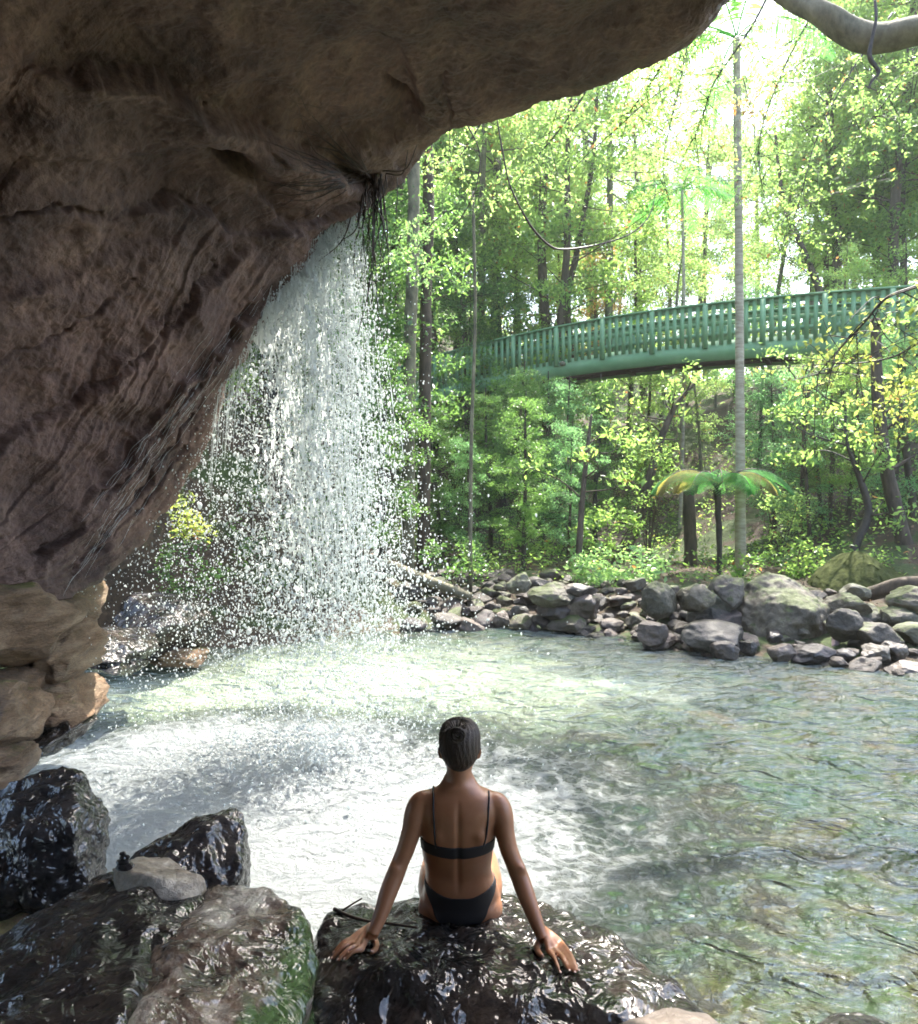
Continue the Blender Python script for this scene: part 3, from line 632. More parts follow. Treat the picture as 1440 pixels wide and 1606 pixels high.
for k, (lab, a, b_, c_, d_, mt, up) in enumerate(BR):
    bank_rock(lab, a, b_, c_, d_, 200 + k, mt, up=up, sub=5, name='mossy_boulder' if mt == 'boulder' else 'river_boulder')
# striped pinkish slab leaning beside the largest boulder
a = hull_rock('pink_slab', [PP([(1305, 985, 9.7), (1318, 984, 9.7), (1316, 1012, 9.55), (1304, 1014, 9.55), (1308, 986, 9.9), (1320, 986, 9.9), (1318, 1014, 9.85), (1306, 1014, 9.85)])], simple_mat('pink_stone', (.22, .15, .15), (.38, .30, .29), 14, .7, .5, .01, (3, 3, .3)), .012, 1, .006, .003)
tag(a, 'narrow pinkish striped slab leaning on the right of the largest boulder', 'stone')
# small stones: shared shapes, every one an object of its own
SHP = []
for k in range(12):
    V, Fc = rock_shape(400 + k, 4, 12 if k % 2 else 7, .72, .10, .03)
    me = mk('river_stone', V, [Fc], M['stone' if k % 3 else 'boulder']); SHP.append(me)
used = [False] * 12; rr_ = random.Random(5); placed = []; cnt = 0
def small_stone(x, y, z, s, k):
    o = SHP[k]
    if used[k]: o = o.copy(); COL.objects.link(o)
    used[k] = True
    o.location = (x, y, z); o.scale = (s * rr_.uniform(.9, 1.35), s * rr_.uniform(.8, 1.1), s * rr_.uniform(.5, .8)); o.rotation_euler = (rr_.uniform(-.3, .3), rr_.uniform(-.3, .3), rr_.uniform(0, 6.3))
    wh = 'between spray and sunlit bush' if x < 2.2 else ('left of the largest boulder' if x < 4.0 else 'right of the largest boulder')
    ln = ('rounded' if k % 2 == 0 else 'angular') + (' wet stone at the waterline' if y - float(shore_y(x)) < .45 else ' stone higher on the bank')
    tag(o, 'small ' + ln + ', ' + wh, 'stone', 'small ' + ln + ' ' + wh)
tries = 0
while cnt < 285 and tries < 6000:
    tries += 1
    px = rr_.choice([rr_.uniform(690, 1460), rr_.uniform(640, 900), rr_.uniform(880, 1130)])
    x = (px - 720) / F * 10; d = rr_.uniform(-.25, 2.7) if px < 1330 else rr_.uniform(-.45, 1.8)
    y = float(shore_y(x)) + d; x = (px - 720) / F * y
    y = float(shore_y(x)) + d
    s = rr_.choice([rr_.uniform(.07, .13), rr_.uniform(.11, .22)]) * (1.15 if px < 900 else .85)
    if any((x - a) ** 2 + (y - b) ** 2 < (.46 * (s + c)) ** 2 for a, b, c in placed): continue
    placed.append((x, y, s)); z = float(land(x, y)) + s * .22 + (rr_.random() < .3) * .08
    small_stone(x, y, z, s, rr_.randrange(12)); cnt += 1
# mossy mound and logs
V, Fc = ICO[6]; V = V * np.array([.95, .8, .62]); V[:, 2] = np.where(V[:, 2] > 0, V[:, 2] * (1 + .25 * np.exp(-((V[:, 0] + .1) / .3) ** 2)), V[:, 2]) ; V = V + fbm(V * 1.8 + 4, 4)[:, None] * .10 + fbm(V * 14, 3)[:, None] * .012
q = P(1350, 936, 12.6); md = mk('moss_mound', V + q, [Fc], M['moss'], loc=q); tag(md, 'large rounded mound covered in olive moss behind the right rocks', 'mound')
def log(name, label, pts, rad, mat, seed=0, cat='log'):
    b = MB(); c = curve(PP(pts), 40); b.tube(c, np.interp(np.linspace(0, 1, 40), np.linspace(0, 1, len(rad)), rad), 16, .18, seed)
    return tag(b.build(name, M[mat], loc=tuple(c[0])), label, cat)
log('fallen_log', 'curved reddish brown fallen log on the rocks at the right edge', [(1325, 948, 11.6), (1370, 930, 11.2), (1420, 918, 10.9), (1520, 920, 10.5)], [.07, .11, .13, .14], 'bark', 2)
log('fallen_log', 'straight horizontal grey log lying behind the rocks near the sunlit bush', [(930, 937, 12.8), (960, 938, 12.7), (1000, 939, 12.6), (1030, 940, 12.5)], [.09, .10, .09, .08], 'bark_pale', 3)
log('driftwood', 'grey driftwood trunk sloping down to the bank behind the spray', [(560, 872, 13.2), (620, 893, 12.8), (680, 915, 12.3), (738, 936, 12.0)], [.10, .12, .10, .07], 'bark_pale', 5)
log('fallen_branch', 'thin dark branch lying on the bank above the driftwood', [(640, 905, 13.5), (720, 900, 13.4), (800, 912, 13)], [.03, .04, .02], 'bark', 6, 'branch')
# twigs on the seat rock
def snap_path(obj, pts, off):
    me = obj.data; V = np.empty(len(me.vertices) * 3, np.float32); me.vertices.foreach_get('co', V); V = V.reshape(-1, 3) + np.array(obj.location)
    bv = BVHTree.FromPolygons([tuple(v) for v in V], [tuple(p.vertices) for p in me.polygons])
    res = []
    for px, py in pts:
        h = bv.ray_cast(Vector(CAM), Vector(ray(px, py)).normalized())
        if h[0] is not None: res.append(np.array(h[0]) + [0, 0, off])
    return res
for lab, pts, r0 in (('long thin dark twig on the wet boulder by the left arm', [(524, 1430), (545, 1440), (575, 1449), (610, 1453), (655, 1460)], .0075), ('short broken twig crossing behind the long one', [(530, 1433), (548, 1421), (568, 1409)], .005)):
    q = snap_path(SEAT, pts, .012)
    if len(q) < 2: q = PP([(a, b_, 3.0) for a, b_ in pts])
    b = MB(); c = curve(q, 20); b.tube(c, np.linspace(r0, r0 * .6, 20), 8, .3); tag(b.build('twig', M['root'], loc=tuple(c[0])), lab, 'twig')
# ================================================================ footbridge
g = empty('footbridge', (4.4, 20.84, 5.5)); tag(g, 'arched green wooden footbridge with slatted railings high among the trees', 'bridge')
bo = Vector(g.location)
def bp(s, off=0.0, z=0.0):
    """s = metres along the bridge from its right end, off = metres behind the near face"""
    x = 13.4 - s * .8575; y = 15.44 + s * .5145
    zz = 7.10 - (.0085 if x > 6 else .013) * (x - 6) ** 2
    nx, ny = .5145, .8575
    return np.array([x + nx * off, y + ny * off, zz + z]) - np.array(bo)
LEN = 19.6
def rail(name, off, z0, z1, th, mat, ns=50, s0=0, s1=LEN, par=None):
    b = MB(); ss = np.linspace(s0, s1, ns); V = []
    for s in ss:
        for (o_, z_) in ((off, z0), (off + th, z0), (off + th, z1), (off, z1)): V.append(bp(s, o_, z_))
    i = np.arange(ns - 1)[:, None] * 4; j = np.arange(4)[None]; k = (j + 1) % 4
    Q = np.stack([i + j, i + 4 + j, i + 4 + k, i + k], -1).reshape(-1, 4)
    b.add(V, None, np.vstack([Q, [[0, 1, 2, 3]], [[4 * ns - 1, 4 * ns - 2, 4 * ns - 3, 4 * ns - 4]]]))
    return b.build(name, M[mat], g, False)
def board(name, s, wdt, off, z0, z1, th, mat='green_paint'):
    b = MB(); V = [bp(s + a * wdt / 2, off + o_ * th, z_) for a in (-1, 1) for o_ in (0, 1) for z_ in (z0, z1)]
    b.add(V, None, [[0, 1, 3, 2], [4, 6, 7, 5], [0, 4, 5, 1], [2, 3, 7, 6], [0, 2, 6, 4], [1, 5, 7, 3]])
    return b.build(name, M[mat], g, False)
W_ = 1.45
for sgn, off in (('near', 0.0), ('far', W_)):
    rail('girder', off, -1.53, -1.02, .09, 'green_paint')
    rail('handrail', off - .07, -.045, 0.0, .20, 'green_paint')
    rail('top_rail', off + .045, -.17, -.047, .04, 'green_paint')
    rail('middle_rail', off + .045, -.60, -.48, .035, 'green_paint')
rail('deck', .092, -1.13, -1.07, W_ - .095, 'bridge_wood')
rail('underside_beam', .30, -1.50, -1.13, .12, 'bridge_wood'); rail('underside_beam', 1.03, -1.50, -1.13, .12, 'bridge_wood')
nb = 0; s = .12; k = 0; far_b = MB()
while s < LEN - .1:
    post = (k % 7 == 3)
    if post:
        board('post', s, .13, -.085, -1.20, -.05, .08); board('post', s, .12, W_ + .092, -1.2, -.05, .08)
    else:
        z = -1.12 + rnd.uniform(-.012, .012)
        board('baluster', s, .105, -.028, z, -.05, .025)
        V = [bp(s + a * .052, W_ + .092 + o_ * .025, z_) for a in (-1, 1) for o_ in (0, 1) for z_ in (z, -.05)]
        far_b.add(V, None, [[0, 1, 3, 2], [4, 6, 7, 5], [0, 4, 5, 1], [2, 3, 7, 6], [0, 2, 6, 4], [1, 5, 7, 3]]); nb += 1
    k += 1; s += .205
fb = far_b.build('far_balusters', M['green_paint'], g, False); fb['kind'] = 'stuff'
s = .8
while s < LEN: 
    V = [bp(s + a * .06, .10 + o_ * (W_ - .11), z_) for a in (-1, 1) for o_ in (0, 1) for z_ in (-1.525, -1.44)]
    b = MB(); b.add(V, None, [[0, 1, 3, 2], [4, 6, 7, 5], [0, 4, 5, 1], [2, 3, 7, 6], [0, 2, 6, 4], [1, 5, 7, 3]]); b.build('cross_beam', M['bridge_wood'], g, False); s += 1.9
for s_l in (2.72, 12.0):
    V, Fc = ICO[2]; b = MB(); b.add(V * [.10, .07, .08] + bp(s_l, -.07, -1.15), Fc); b.build('light_fitting', M['bark_pale'], g)
# ================================================================ the woman
M['skin'] = None
m, t, o = newmat('tanned_skin'); geo = N(t, 'ShaderNodeNewGeometry')
n1 = noise_node(t, geo.outputs['Position'], 9, 5, .6); r = ramp(t, n1.outputs[0], [(.3, (.27, .115, .055)), (.7, (.36, .165, .085))])
p = N(t, 'ShaderNodeBsdfPrincipled', Roughness=.42); L(t, r.outputs[0], p.inputs['Base Color'])
p.inputs['Subsurface Weight'].default_value = .12; p.inputs['Subsurface Radius'].default_value = (.02, .008, .004); p.inputs['Subsurface Scale'].default_value = .5
n2 = noise_node(t, geo.outputs['Position'], 160, 3, .6); b = N(t, 'ShaderNodeBump', Strength=.15, Distance=.002); L(t, n2.outputs[0], b.inputs['Height']); L(t, b.outputs[0], p.inputs['Normal'])
p.inputs['Coat Weight'].default_value = .15; p.inputs['Coat Roughness'].default_value = .25
L(t, p.outputs[0], o.inputs[0]); M['skin'] = m
M['hair'] = simple_mat('dark_brown_hair', (.010, .006, .004), (.05, .03, .018), 60, .55, 1.0, .010, (1, 1, .25))
M['swim'] = simple_mat('black_swimwear', (.008, .007, .008), (.016, .014, .016), 200, .65, .3, .001)
M['nail'] = simple_mat('nail', (.5, .32, .26), (.55, .36, .3), 5, .25, .0)

body = MB()
def loft(secs, sides=28, caps=True, power=2.0):
    """secs: (centre xyz, half width, half depth, tilt)  horizontal-ish superellipse sections, resampled"""
    A = np.array([[*c, a, b_, tl] for c, a, b_, tl in secs]); A = curve(A, len(secs) * 6)
    a_ = np.arange(sides) * 2 * math.pi / sides; ca, sa = np.cos(a_), np.sin(a_)
    e = 2 / power; ex = np.sign(ca) * np.abs(ca) ** e; ey = np.sign(sa) * np.abs(sa) ** e
    V = []
    for x, y, z, aw, bd, tl in A:
        V.append(np.stack([x + ex * aw, y + ey * bd * math.cos(tl), z + ey * bd * math.sin(tl)], -1))
    V = np.vstack(V); n_ = len(A); i = np.arange(n_ - 1)[:, None] * sides; j = np.arange(sides)[None]; k = (j + 1) % sides
    Q = np.stack([i + j, i + k, i + sides + k, i + sides + j], -1).reshape(-1, 4)
    V = np.vstack([V, A[:1, :3], A[-1:, :3]]); c0 = n_ * sides; jj = np.arange(sides); kk = (jj + 1) % sides
    body.add(V, np.vstack([np.stack([np.full(sides, c0), kk, jj], -1), np.stack([np.full(sides, c0 + 1), (n_ - 1) * sides + jj, (n_ - 1) * sides + kk], -1)]), Q)
def c3(px, py, d): return tuple(P(px, py, d))
def mpx(wpx, d): return wpx / F * d
# torso, from the seat up to the neck (pixels of the photograph, depth in metres)
loft([(c3(722, 1437, 2.99), mpx(44, 3), .07, 0), (c3(722, 1425, 3.0), mpx(56, 3), .112, 0), (c3(723, 1402, 3.0), mpx(60, 3), .118, 0), (c3(722, 1382, 2.97), mpx(55, 3), .105, 0),
      (c3(719, 1362, 2.95), mpx(51, 3), .090, 0), (c3(718, 1340, 2.92), mpx(53.5, 3), .088, .05), (c3(718, 1315, 2.90), mpx(56, 3), .095, .08), (c3(719, 1288, 2.885), mpx(60, 2.9), .098, .1),
      (c3(720, 1265, 2.875), mpx(64, 2.9), .088, .1), (c3(720, 1247, 2.87), mpx(58, 2.9), .068, .1), (c3(720, 1237, 2.87), mpx(36, 2.9), .055, .1), (c3(720, 1225, 2.875), mpx(24, 2.9), .052, .1)], 32, power=2.25)
# neck and head
loft([(c3(720, 1250, 2.88), mpx(27, 2.9), .058, 0), (c3(720, 1232, 2.88), mpx(21.5, 2.9), .053, 0), (c3(720, 1215, 2.885), mpx(19.5, 2.9), .052, 0), (c3(721, 1198, 2.89), mpx(20, 2.9), .056, 0), (c3(721, 1180, 2.90), mpx(21, 2.9), .055, 0)], 24)
HD = 2.905
loft([(c3(721, 1207, HD + .03), mpx(12, HD), .040, 0), (c3(721, 1200, HD + .012), mpx(21, HD), .066, 0), (c3(721, 1190, HD + .004), mpx(25.5, HD), .082, 0), (c3(721, 1175, HD), mpx(28.8, HD), .093, 0), (c3(721, 1160, HD), mpx(30, HD), .097, 0),
      (c3(721, 1147, HD), mpx(28.5, HD), .090, 0), (c3(721, 1138, HD), mpx(23.5, HD), .072, 0), (c3(721, 1132.5, HD), mpx(14.5, HD), .045, 0), (c3(721, 1131, HD), mpx(4, HD), .014, 0)], 28)
hc = np.array(c3(721, 1172, HD))
b_tube = body.tube
b_tube(curve([hc + [0, .07, -.015], hc + [0, .10, -.028], hc + [0, .112, -.040], hc + [0, .095, -.048]], 10), [.012, .013, .014, .010], 10)      # nose
loft([(tuple(hc + [0, .055, -.105]), .03, .025, 0), (tuple(hc + [0, .058, -.085]), .042, .034, 0), (tuple(hc + [0, .045, -.06]), .052, .045, 0), (tuple(hc + [0, .03, -.02]), .06, .05, 0)], 18)   # jaw and chin
b_tube([hc + [-.022, .085, -.070], hc + [0, .097, -.070], hc + [.022, .085, -.070]], [.004, .009, .004], 8)      # lips
for s in (-1, 1):
    b_tube([hc + [s * .045, .075, .016], hc + [s * .03, .086, .020], hc + [s * .012, .085, .016]], [.006, .008, .006], 8)   # brow
    b_tube([hc + [s * .046, .068, 0], hc + [s * .032, .078, -.001], hc + [s * .018, .076, 0]], [.006, .011, .006], 8)       # closed eye
    e = hc + [s * .0755, .0, -.022]                                                                                         # ear
    b_tube(curve([e + [0, 0, -.024], e + [s * .006, -.010, -.012], e + [s * .012, -.013, .006], e + [s * .009, -.004, .022], e + [0, .010, .018]], 14), [.006, .008, .009, .008, .006, .006, .006, .006, .006, .006, .006, .006, .006, .005], 8)
    b_tube([e + [-s * .005, .004, -.02], e + [s * .003, 0, 0], e + [-s * .002, .004, .018]], [.006, .008, .006], 8)
# trapezius and shoulders
for s in (-1, 1):
    sy = 1251 if s < 0 else 1253
    b_tube(curve([c3(720 + s * 8, 1212, 2.895), c3(720 + s * 20, 1237, 2.88), c3(720 + s * 40, 1252, 2.87), c3(720 + s * 56, sy + 4, 2.868)], 14), [.030, .031, .033, .034, .034, .033, .032, .031, .030, .028, .024, .020, .015, .010], 14)
    b_tube(curve([c3(720 + s * 22, 1290, 2.84), c3(720 + s * 30, 1305, 2.835), c3(720 + s * 30, 1325, 2.85)], 8), [.02, .035, .04, .045, .045, .04, .035, .02], 12)   # shoulder blade
    # chest
    b_tube(curve([c3(720 + s * 28, 1290, 2.95), c3(720 + s * 28, 1310, 2.985), c3(720 + s * 28, 1325, 2.97)], 8), [.03, .045, .055, .058, .058, .055, .045, .03], 14)
arms = {-1: [(690, 1262, 2.875, .026), (676, 1255, 2.872, .036), (661, 1258, 2.868, .044), (652, 1275, 2.86, .0455), (646, 1300, 2.85, .0405), (637, 1330, 2.84, .037), (628, 1352, 2.83, .0355), (619, 1375, 2.815, .037), (609, 1400, 2.79, .036), (599, 1430, 2.76, .030), (590, 1452, 2.735, .0245), (584, 1466, 2.72, .0225)],
        1: [(752, 1263, 2.875, .026), (766, 1257, 2.872, .036), (780, 1260, 2.868, .044), (788, 1278, 2.86, .0455), (791, 1300, 2.85, .0405), (797, 1328, 2.84, .037), (805, 1350, 2.83, .0355), (815, 1375, 2.815, .037), (824, 1400, 2.79, .036), (836, 1432, 2.76, .030), (846, 1458, 2.735, .0245), (851, 1472, 2.72, .0225)]}
for s in (-1, 1):
    A = curve([(*c3(a, b_, d), r_) for a, b_, d, r_ in arms[s]], 40); b_tube(A[:, :3], A[:, 3], 18)
    el = c3(619 if s < 0 else 816, 1364, 2.80); b_tube([np.array(el) + [0, .012, 0], np.array(el) + [0, -.016, 0]], [.026, .02], 12)
# hips and legs: thighs run forward over the edge of the rock, shins hang down its far side
for s in (-1, 1):
    hip = np.array(c3(722 + s * 27, 1410, 3.0))
    b_tube(curve([hip, hip + [s * .02, .10, .0], hip + [s * .022, .25, -.015], hip + [s * .02, .42, -.05], hip + [s * .015, .46, -.12], hip + [s * .03, .46, -.22], hip + [s * .02, .44, -.38], hip + [s * .02, .43, -.46]], 40),
           np.interp(np.linspace(0, 1, 40), [0, .12, .35, .58, .66, .78, .95, 1], [.085, .092, .082, .058, .052, .055, .036, .032]), 20)
    b_tube(curve([hip + [0, -.02, -.012], hip + [s * .012, -.015, -.03], hip + [s * .01, .04, -.035]], 8), [.08, .088, .092, .094, .094, .092, .088, .08], 18)     # buttock
    ft = hip + [s * .02, .44, -.46]; b_tube(curve([ft + [0, -.03, -.01], ft + [0, .04, -.03], ft + [0, .12, -.045], ft + [0, .17, -.05]], 10), [.03, .034, .035, .034, .033, .031, .028, .024, .018, .012], 12)
# hands: palms on the rock, five separate fingers each.
SOBJ = SEAT; _m = SOBJ.data
_V = np.empty(len(_m.vertices) * 3, np.float32); _m.vertices.foreach_get('co', _V); _V = _V.reshape(-1, 3) + np.array(SOBJ.location)
SBV = BVHTree.FromPolygons([tuple(v) for v in _V], [tuple(p_.vertices) for p_ in _m.polygons])
def rz(x, y, dflt=.5):
    h = SBV.ray_cast(Vector((x, y, 2.0)), Vector((0, 0, -1))); return h[0].z if h[0] is not None else dflt
nails = []
def on_rock(px, py, h):
    """point over the rock surface seen at this place of the photograph"""
    hh = SBV.ray_cast(Vector(CAM), Vector(ray(px, py)).normalized())
    q = np.array(hh[0]) if hh[0] is not None else np.array(P(px, py, 2.62))
    return q + np.array([0, 0, h])
hands = {-1: dict(wrist=(582, 1470), palm=[(576, 1477), (568, 1484), (562, 1490)], knuck=[(551, 1481), (553, 1487), (559, 1493), (567, 1498)],
                  tips=[(524, 1499), (521, 1508), (530, 1510), (541, 1509)], thumb=[(586, 1478), (590, 1487), (588, 1495), (582, 1500)]),
         1: dict(wrist=(853, 1476), palm=[(857, 1484), (862, 1491), (866, 1496)], knuck=[(880, 1487), (877, 1493), (870, 1498), (861, 1500)],
                 tips=[(908, 1528), (902, 1531), (893, 1528), (879, 1531)], thumb=[(846, 1484), (842, 1492), (845, 1500), (851, 1506)])}
for s in (-1, 1):
    H = hands[s]
    wr = on_rock(*H['wrist'], .036); arm_end = np.array(c3(*arms[s][-1][:3]))
    b_tube(curve([arm_end, .5 * (arm_end + wr) + [0, 0, .004], wr], 10), np.linspace(.0225, .023, 10), 14)
    pc = [on_rock(*q, .024) for q in H['palm']]
    kn = [on_rock(*q, .020) for q in H['knuck']]
    for q in kn: b_tube(curve([wr, .5 * (wr + q) + [0, 0, .006], q], 10), [.020, .0185, .017, .0155, .0145, .0138, .0132, .0125, .012, .0115], 12)
    for a_, b2 in zip(kn[:-1], kn[1:]): b_tube([a_, b2], [.0105, .0105], 10)
    for (q, tp, rf) in zip(kn, H['tips'], (.0082, .0088, .0086, .0078)):
        te = on_rock(*tp, .009); mid = q * .55 + te * .45 + [0, 0, .012]; m2 = q * .22 + te * .78 + [0, 0, .007]
        b_tube(curve([q, mid, m2, te], 14), np.interp(np.linspace(0, 1, 14), [0, .4, .8, 1], [.0112, rf * 1.1, rf, rf * .75]), 10)
        nails.append((te, (te - m2)))
    th = [on_rock(*q, .014) for q in H['thumb']]
    b_tube(curve([wr + [0, 0, -.006]] + th[:1] + th[1:], 16), np.interp(np.linspace(0, 1, 16), [0, .4, .8, 1], [.017, .014, .011, .008]), 10)
    nails.append((th[-1], th[-1] - th[-2]))
raw = body.build('person', M['skin'])
md = raw.modifiers.new('r', 'REMESH'); md.mode = 'VOXEL'; md.voxel_size = .0046
dg = bpy.context.evaluated_depsgraph_get(); ev = raw.evaluated_get(dg); em = ev.to_mesh(); bm = bmesh.new(); bm.from_mesh(em); ev.to_mesh_clear()
bm.verts.ensure_lookup_table()
co = np.array([v.co[:] for v in bm.verts]); zk = co[:, 2]
wy_ = np.array([wr_ for wr_ in co[:, 1]])
hand_zone = [(np.array(on_rock(*hands[s]['knuck'][1], .02)), .15) for s in (-1, 1)]
w_ = np.ones(len(co))
for c_, r_ in hand_zone: w_ *= smooth(r_ * .75, r_ * 1.25, np.linalg.norm(co - c_, axis=1))
w_ *= .25 + .75 * smooth(.05, .12, np.abs(np.linalg.norm(co - (hc + [0, .09, -.03]), axis=1)))
E_ = np.array([[e.verts[0].index, e.verts[1].index] for e in bm.edges]); deg = np.bincount(E_.ravel(), minlength=len(co))[:, None]
def lap(c, wgt):
    s_ = np.zeros_like(c); 
    for k in range(3):
        s_[:, k] = np.bincount(E_[:, 0], c[E_[:, 1], k], len(c)) + np.bincount(E_[:, 1], c[E_[:, 0], k], len(c))
    return c + wgt[:, None] * (s_ / deg - c)
for k in range(16):
    co = lap(co, .6 * w_)
co = lap(lap(co, .4 + 0 * w_), .3 + 0 * w_)
Qf = np.array([[v.index for v in f.verts] for f in bm.faces if len(f.verts) == 4]); bm.free()
bpy.data.objects.remove(raw)
# spine furrow
dx = np.abs(co[:, 0] - P(719, 1320, 2.85)[0]); zt, zb = P(720, 1245, 2.85)[2], P(720, 1405, 2.9)[2]
fur = np.exp(-(dx / .012) ** 2) * smooth(zb, zb + .08, co[:, 2]) * smooth(zt + .02, zt - .08, co[:, 2]) * (co[:, 1] < 2.87)
co[:, 1] += .006 * fur
person = mk('person', co, [Qf], M['skin'], None, True, loc=co.mean(0)); pl_ = np.array(person.location)
tag(person, 'woman in a black bikini seen from behind, sitting on the dark boulder', 'person')
BBV = BVHTree.FromPolygons([tuple(v) for v in co], Qf.tolist())
def sh_grid(name, axis_fn, angs, vs, off, mat, zf=None, lim_=.2):
    """cloth laid on the body: rays from the body's axis outwards"""
    V = []
    for v in vs:
        for a in angs:
            c, = [np.array(axis_fn(v))]; z = c[2] if zf is None else zf(v, a)
            d = Vector((math.sin(a), -math.cos(a), 0)); o_ = Vector((c[0], c[1], z))
            h = BBV.ray_cast(o_, d, .30)
            hit = h[0] if h[0] is not None else o_ + d * .1
            if (hit - o_).length > lim_: hit = o_ + d * lim_
            q = np.array(hit) + np.array(d) * off; V.append(q)
    return np.array(V).reshape(len(vs), len(angs), 3)
def cloth(name, Gd, mat, closed=True, th=.003):
    n_, m_ = Gd.shape[:2]; c = Gd.mean((0, 1)); inner = Gd + (c * [1, 1, 0] + Gd * [0, 0, 1] - Gd) * .04
    A = np.concatenate([inner[:1], Gd, inner[-1:]], 0); n_ += 2
    i = np.arange(n_ - 1)[:, None] * m_; j = np.arange(m_ if closed else m_ - 1)[None]; k = (j + 1) % m_
    Q = np.stack([i + j, i + k, i + m_ + k, i + m_ + j], -1).reshape(-1, 4)
    return mk(name, A.reshape(-1, 3) - pl_, [Q], mat, person)
ang = np.linspace(0, 2 * math.pi, 96, endpoint=False)
ax = lambda v: P(718, v, 2.9)
# band of the top: back strap between two heights, rising a little in front
def band_z(v, a):
    lo, hi = P(718, 1345, 2.83)[2], P(718, 1325, 2.83)[2]
    base = lo + (hi - lo) * v; fr = smooth(1.9, 2.8, abs((a + math.pi) % (2 * math.pi) - math.pi))
    side = math.sin(a) ** 2 * .012
    return base + side + fr * (v * .07 - .01)
Gd = sh_grid('b', lambda v: P(718, 1335, 2.91), ang, np.linspace(0, 1, 9), .0035, None, band_z)
cloth('bikini_top', Gd, M['swim'])
def strap(pts, r_):
    out_ = []
    for px, py in pts:
        h = BBV.ray_cast(Vector(CAM), Vector(ray(px, py)).normalized())
        if h[0] is not None and h[0].y < 3.1: out_.append(np.array(h[0]) + np.array(h[1]) * .0015)
    last = out_[-1]; out_.append(last + [0, .03, .004]); out_.append(last + [0, .06, -.02]); return out_
for pts in ([(684, 1330), (682, 1310), (681, 1290), (680, 1270), (680, 1252), (680, 1240)], [(757, 1330), (762, 1312), (765, 1290), (766, 1270), (767, 1254), (767, 1248)]):
    q = strap(pts, .004); b = MB(); c = curve(q, 30); b.tube(c - pl_, .0038, 8); b.build('shoulder_strap', M['swim'], person)
# bikini bottom
zc = P(720, 1412, 2.86)[2]; zs = P(720, 1378, 2.95)[2]; zlow = P(720, 1450, 2.9)[2]
def bot_z(v, a):
    a = abs((a + math.pi) % (2 * math.pi) - math.pi)
    up_ = zc + (zs - zc) * smooth(.25, 1.35, a) - .02 * smooth(1.7, 3.1, a)
    lo_ = zlow + (zs - .022 - zlow) * smooth(.55, 1.35, a) - .06 * smooth(1.9, 3.1, a)
    return lo_ + (up_ - lo_) * v
Gd = sh_grid('b', lambda v: P(722, 1410, 2.99), ang, np.linspace(0, 1, 22), .0035, None, bot_z, .165)
cloth('bikini_bottom', Gd, M['swim'])
# hair: a cap raised off the scalp, combed up into a small knot
angs = np.linspace(0, 2 * math.pi, 90, endpoint=False); els = np.linspace(-.72, 1.5, 44); V = []
for e_ in els:
    for a in angs:
        aa = abs((a + math.pi) % (2 * math.pi) - math.pi)
        lim = -.72 + 1.45 * float(smooth(1.0, 2.2, aa)) - .04 * float(smooth(.8, 0, aa)) + .22 * math.exp(-((aa - 1.35) / .3) ** 2)
        ee = lim + (1.5 - lim) * (e_ + .72) / 2.22
        d = Vector((math.sin(a) * math.cos(ee), -math.cos(a) * math.cos(ee), math.sin(ee))); h = BBV.ray_cast(Vector(hc) + d * .16, -d, .16)
        q = np.array(h[0]) if h[0] is not None else hc + np.array(d) * .09
        u_ = (e_ + .72) / 2.22; off = .0015 + .0065 * min(1, u_ * 5) + .0022 * math.sin(a * 27 + 4 * math.sin(e_ * 3 + a)) * (u_ > .05)
        V.append(q + np.array(d) * off)
V = np.array(V); i = np.arange(43)[:, None] * 90; j = np.arange(90)[None]; k = (j + 1) % 90
Q = np.stack([i + j, i + k, i + 90 + k, i + 90 + j], -1).reshape(-1, 4)
hair = mk('hair', V - pl_, [Q], M['hair'], person)
b = MB(); kn_ = np.array(P(716, 1151, 2.80))
for q in range(26):
    a0 = rnd.uniform(0, 6.28); r1 = rnd.uniform(.010, .032); ts = np.linspace(0, 1, 12)
    pts = [kn_ + [r1 * math.cos(a0 + 4.5 * t_) + .004 * rnd.random(), -.016 * math.sin(math.pi * t_) * rnd.uniform(.6, 1.1) - .004, r1 * math.sin(a0 + 4.5 * t_)] for t_ in ts]
    b.tube(np.array(pts) - pl_, rnd.uniform(.003, .0055), 6)
for q in range(40):
    a0 = rnd.uniform(0, 6.28); r1 = rnd.uniform(.03, .055); ts = np.linspace(0, 1, 6); e0 = np.array([math.cos(a0), 0, math.sin(a0)])
    pts = []
    for t_ in ts:
        q0 = kn_ + e0 * (.012 + r1 * t_); h = BBV.ray_cast(Vector(q0 - [0, .1, 0]), Vector((0, 1, 0)), .3)
        pts.append((np.array(h[0]) if h[0] is not None else q0 + [0, .02, 0]) + [0, -.007, 0.002])
    b.tube(np.array(pts) - pl_, .0014, 4)
b.build('hair_knot', M['hair'], person)
for te, dr in nails:
    dr = dr / (np.linalg.norm(dr) + 1e-6); V, Fc = ICO[2]; sd_ = np.cross(dr, [0, 0, 1]); sd_ /= np.linalg.norm(sd_) + 1e-9; up_ = np.cross(sd_, dr)
    Vn = V[:, :1] * sd_ * .0048 + V[:, 1:2] * dr * .006 + V[:, 2:3] * up_ * .0016 + te + up_ * .0062 - dr * .001
    b = MB(); b.add(Vn - pl_, Fc); b.build('fingernail', M['nail'], person)
